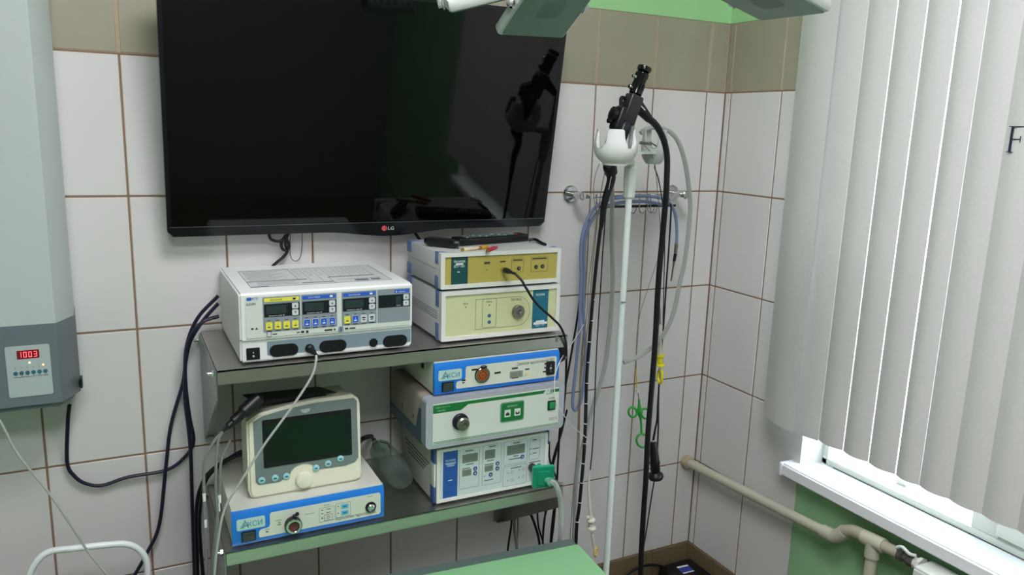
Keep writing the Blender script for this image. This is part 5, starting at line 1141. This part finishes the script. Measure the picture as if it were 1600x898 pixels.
# ================================================================== PIPE, VALVE, RADIATOR
PPR = mat('beige_pipe', (190, 188, 170), .45, var=.03)
xp = 1.632
t = thing('heating_pipe', 'beige plastic heating pipe running along the right wall below the sill', 'pipe', (xp, -.01, .4))
obj('pipe_run', tube(bm_new(), [(xp, -.002, .505), (xp, -.3, .521), (xp, -.59, .540)], .0145, 18, 1), PPR, t)
obj('wall_collar', lathe(bm_new(), (xp, -.001, .505), (0, -1, .05), [(.022, 0), (.022, .02), (.019, .024), (.0146, .024)], 24), mat('beige_collar', (176, 160, 134), .5), t)
q0, q1, q2, q3 = Vector((xp, -.575, .539)), Vector((xp, -.612, .543)), Vector((xp, -.642, .572)), Vector((xp, -.668, .585))
obj('elbow', tube(bm_new(), [q0, Vector((xp, -.598, .5405)), q1, Vector((xp, -.63, .556)), q2], .0185, 18, 4), PPR, t)
obj('elbow', tube(bm_new(), [q2 - Vector((0, -.003, .003)), q2, q3, Vector((xp, -.70, .588))], .0165, 18, 4), mat('beige_pipe_b', (170, 164, 146), .5), t)
obj('pipe_run', tube(bm_new(), [(xp, -.66, .584), (xp, -.80, .592)], .0145, 18, 1), mat('beige_pipe_b', (170, 164, 146), .5), t)
ty = -.728
obj('tee', tube(bm_new(), [(xp, ty + .03, .586), (xp, ty - .03, .59)], .0185, 18, 1), PPR, t)
obj('tee_branch', cyl(bm_new(), (xp, ty, .585), (xp, ty, .545), .0185, 18), PPR, t)
obj('riser', cyl(bm_new(), (xp, ty, .56), (xp, ty, .02), .0145, 18), PPR, t)
t = thing('radiator_valve', 'grey shut-off valve with white lever between pipe and radiator', 'valve', (xp, -.83, .56))
obj('valve_body', lathe(bm_new(), (xp, -.80, .592), (0, -1, .0), [(.016, 0), (.016, .012), (.012, .014), (.012, .024), (.0165, .028), (.0165, .04), (.012, .044), (.012, .06)], 8), mat('grey_metal_valve', (110, 108, 106), .4, .7), t)
obj('lever', tube(bm_new(), [(xp - .012, -.80, .612), (xp - .014, -.815, .621), (xp - .014, -.835, .614), (xp - .012, -.85, .617)], .004, 8, 4), WHITEPL, t)
t = thing('radiator', 'white sectional radiator under the window sill', 'radiator', (1.62, -1.2, .08))
RW_ = mat('radiator_enamel', (212, 214, 208), .35, var=.02)
obj('end_plug', lathe(bm_new(), (xp, -.862, .592), (0, 1, 0), [(.02, 0), (.02, .008), (.014, .012), (.014, .02)], 8), RW_, t)
for k in range(8):
    ya = -.865 - k * .08
    bm = bm_new(); add_box(bm, 1.592, 1.66, ya - .077, ya, .585, .607, .008, 2); add_box(bm, 1.592, 1.66, ya - .077, ya, .1, .135, .008, 2); add_box(bm, 1.59, 1.602, ya - .075, ya - .002, .12, .6, .004); add_box(bm, 1.602, 1.65, ya - .045, ya - .03, .12, .6); add_box(bm, 1.645, 1.655, ya - .07, ya - .006, .12, .6, .003)
    obj('section', bm, RW_, t)
bm = bm_new(); add_box(bm, 1.655, XR - .001, -1.0, -.98, .55, .56); add_box(bm, 1.655, XR - .001, -1.4, -1.38, .55, .56); obj('wall_bracket', bm, DULL, t)
# black box in the corner
zk = .15
c_ = Pz(1074, 890, zk)
t = thing('footswitch_box', 'black box with blue and white sticker on floor in the room corner', 'box', (c_.x, c_.y, 0)); t.rotation_euler.z = 0
ang = .0
obj('box_body', add_box(bm_new(), c_.x - .075, c_.x + .06, c_.y - .14, min(-.012, c_.y + .06), 0, zk, .008, 2), BLACK, t)
lb = obj('sticker', prism(bm_new(), [(Pz(u, v, zk).x, Pz(u, v, zk).y) for u, v in ((1057, 885.5), (1074, 882), (1085, 892), (1068, 896.5))], zk, zk + .0004, 'z'), mat('sticker_blue', (56, 66, 150), .5), t)
bm = bm_new(); prism(bm, [(Pz(u, v, zk).x, Pz(u, v, zk).y) for u, v in ((1057, 885.5), (1074, 882), (1076, 884), (1059, 887.8))], zk + .0004, zk + .0007, 'z'); prism(bm, [(Pz(u, v, zk).x, Pz(u, v, zk).y) for u, v in ((1067, 895), (1084, 890.7), (1085, 892), (1068, 896.5))], zk + .0004, zk + .0007, 'z'); obj('sticker_print', bm, WINK, lb)
solo('cable', tube(bm_new(), [Py(u, v, y) for u, v, y in ((1066, 900, -.06), (1052, 891, -.045), (1035, 884.5, -.035), (1018, 882, -.03), (1002, 885, -.03), (985, 893, -.03), (972, 906, -.03), (966, 930, -.03), (968, 970, -.03))], .0045, 8), RUBBER, 'black cable arching in front of the brown base tiles beside the corner box', 'cable')

# ================================================================== VERTICAL BLIND
SLAT = translucent('blind_fabric', (216, 215, 213), .05)
XB, ZB0, ZB1 = 1.588, .803, 2.62
t = thing('vertical_blind', 'pale grey vertical blind with wide hanging slats over the window', 'blind', (XB, -1.2, ZB0))
obj('headrail', add_box(bm_new(), XB - .025, XB + .025, -2.15, -.33, ZB1, ZB1 + .04, .004), WHITEPL, t)
bm = bm_new()
for y in (-.4, -2.05): add_box(bm, XB - .02, XR + .0, y - .02, y + .02, ZB1 + .04, ZB1 + .05)
obj('bracket', bm, DULL, t)
def slat(ya, yb_, x_a, x_b, bulge, zb, n=10):
    bm = bm_new(); rows = []
    for th in (0, .0007):
        for z in (zb, ZB1):
            rows.append([bm.verts.new((x_a + (x_b - x_a) * k / n - bulge * math.sin(PI * k / n) + th, ya + (yb_ - ya) * k / n, z)) for k in range(n + 1)])
    for k in range(n):
        bm.faces.new((rows[0][k], rows[0][k + 1], rows[1][k + 1], rows[1][k])); bm.faces.new((rows[2][k], rows[3][k], rows[3][k + 1], rows[2][k + 1]))
        bm.faces.new((rows[0][k], rows[2][k], rows[2][k + 1], rows[0][k + 1])); bm.faces.new((rows[1][k], rows[1][k + 1], rows[3][k + 1], rows[3][k]))
    for k in (0, n): bm.faces.new((rows[0][k], rows[1][k], rows[3][k], rows[2][k]))
    bmesh.ops.recalc_face_normals(bm, faces=bm.faces); return bm
slat_objs = []
def S_(*a): o = obj('slat', slat(*a), SLAT, t, smooth=60); slat_objs.append(o); return o
S_(-.338, -.40, 1.612, 1.600, .004, ZB0 + .002); S_(-.362, -.4965, 1.594, 1.566, .012, ZB0)
edges = [-.497, -.556, -.636, -.712, -.788, -.851, -.925, -.999]
while edges[-1] > -2.1: edges.append(edges[-1] - .0745)
for i in range(len(edges) - 1):
    gap = (-.036, .0026, .0024, .0026, .003, .0006, .0003)[i] if i < 7 else .0004
    S_(edges[i] - gap, edges[i + 1] - (.0 if 0 < i < 5 else .002), XB + (.003 if i else .004), XB + .003, .011, ZB0 - (.004 if i == 0 else 0))
# dark serif letter printed on one slat
let = bm_new(); xs = XB - .0075
a = Px(1577, 197, xs); b = Px(1580, 238, xs); y0 = a.y - .001; z1 = a.z; z0 = b.z; hL = z1 - z0; wL = hL * .62
def lb_(f0, f1, g0, g1): add_box(let, xs - .0012, xs - .0006, y0 - wL * f1, y0 - wL * f0, z0 + hL * g0, z0 + hL * g1)
lb_(.14, .30, .02, .98); lb_(0, .44, 0, .03); lb_(0, 1, .965, 1); lb_(.3, .8, .49, .525); lb_(.94, 1, .78, 1); lb_(.76, .81, .38, .63)
obj('printed_letter', let, mat('navy_print', (34, 38, 62), .6), slat_objs[8])

# ================================================================== EXAMINATION LAMP (top of the picture)
LM = mat('lamp_housing_white', (208, 214, 210), .35); LGL = mat('frosted_lamp_glass', (112, 140, 128), .25, var=.05)  # green reflection of couch and floor is put into the glass colour
hub = CAM + ray(985, -190) * 1.4
t = thing('examination_lamp', 'white multi head ceiling examination lamp hanging above the couch, unlit', 'lamp', (hub.x, hub.y, hub.z))
def head(c_, a, b, side, glass=LGL, flip=False):
    """square flood head: centre of its glass and the directions of two edges"""
    c_ = Vector(c_); a = Vector(a).normalized(); b = Vector(b); b = (b - a * a.dot(b)).normalized(); n_ = a.cross(b)
    if (n_.dot(CAM - c_) < 0) != flip: n_ = -n_
    M_ = Matrix((a, n_, b)).transposed().to_4x4(); M_.translation = c_
    h = side / 2
    def f(bm): bmesh.ops.transform(bm, matrix=M_, verts=bm.verts); bmesh.ops.recalc_face_normals(bm, faces=bm.faces); return bm
    hd = obj('lamp_head', f(add_box(bm_new(), -h, h, -.022, 0, -h, h, .006, 2)), LM, t)
    obj('glass', f(prism(bm_new(), rr(-h + .006, h - .006, -h + .005, h - .005, .006), -.001, .0012)), glass, hd)
    obj('led_plate', f(prism(bm_new(), rr(-h * .32, h * .32, -h * .28, h * .28, .006), .0012, .0016)), mat('dim_led_plate', (96, 122, 112), .4), hd)
    bm = bm_new()
    for k in range(7): add_box(bm, -h * .8 + k * h * .26, -h * .8 + k * h * .26 + .003, -.034, -.02, -h * .75, h * .75)
    obj('cooling_fins', f(bm), LM, hd)
    bm = bm_new(); tube(bm, [(-h - .006, -.01, 0), (-h - .006, -.07, .0), (-h * .6, -.085, 0), (h * .6, -.085, 0), (h + .006, -.07, 0), (h + .006, -.01, 0)], .005, 8, 3); obj('yoke', f(bm), LM, hd)
    for s in (-1, 1):
        obj('yoke_bolt', f(lathe(bm_new(), (s * h, -.01, h * .0), (s, 0, 0), [(.011, 0), (.011, .004), (.007, .005), (.007, .012), (0, .012)], 6)), CHROME, hd)
    return c_, M_ @ Vector((0, -.088, 0))
heads = [head((.6943, -.6241, 1.7913), (.9926, .1113, .0489), (.0641, -.8209, .5675), .15), head((1.0024, -.8399, 1.8068), (.1009, -.9949, -.0029), (-.9715, -.0991, .2152), .15),
         head((.5861, -.5422, 1.806), (.9114, -.3077, .2734), (.2376, .9357, .2609), .12, flip=True)]
for c_, m_ in heads: obj('arm', tube(bm_new(), [m_, m_ * .5 + hub * .5 + Vector((0, 0, .03)), hub], .008, 10, 4), LM, t)
obj('hub', lathe(bm_new(), hub - Vector((0, 0, .02)), (0, 0, 1), [(.02, 0), (.04, .008), (.04, .03), (.02, .045)], 24), LM, t)
obj('drop_tube', cyl(bm_new(), hub, (hub.x, hub.y, ZC - .02), .014, 16), LM, t); obj('ceiling_rose', lathe(bm_new(), (hub.x, hub.y, ZC - .001), (0, 0, -1), [(.06, 0), (.06, .015), (.03, .03), (.014, .035)], 24), LM, t)
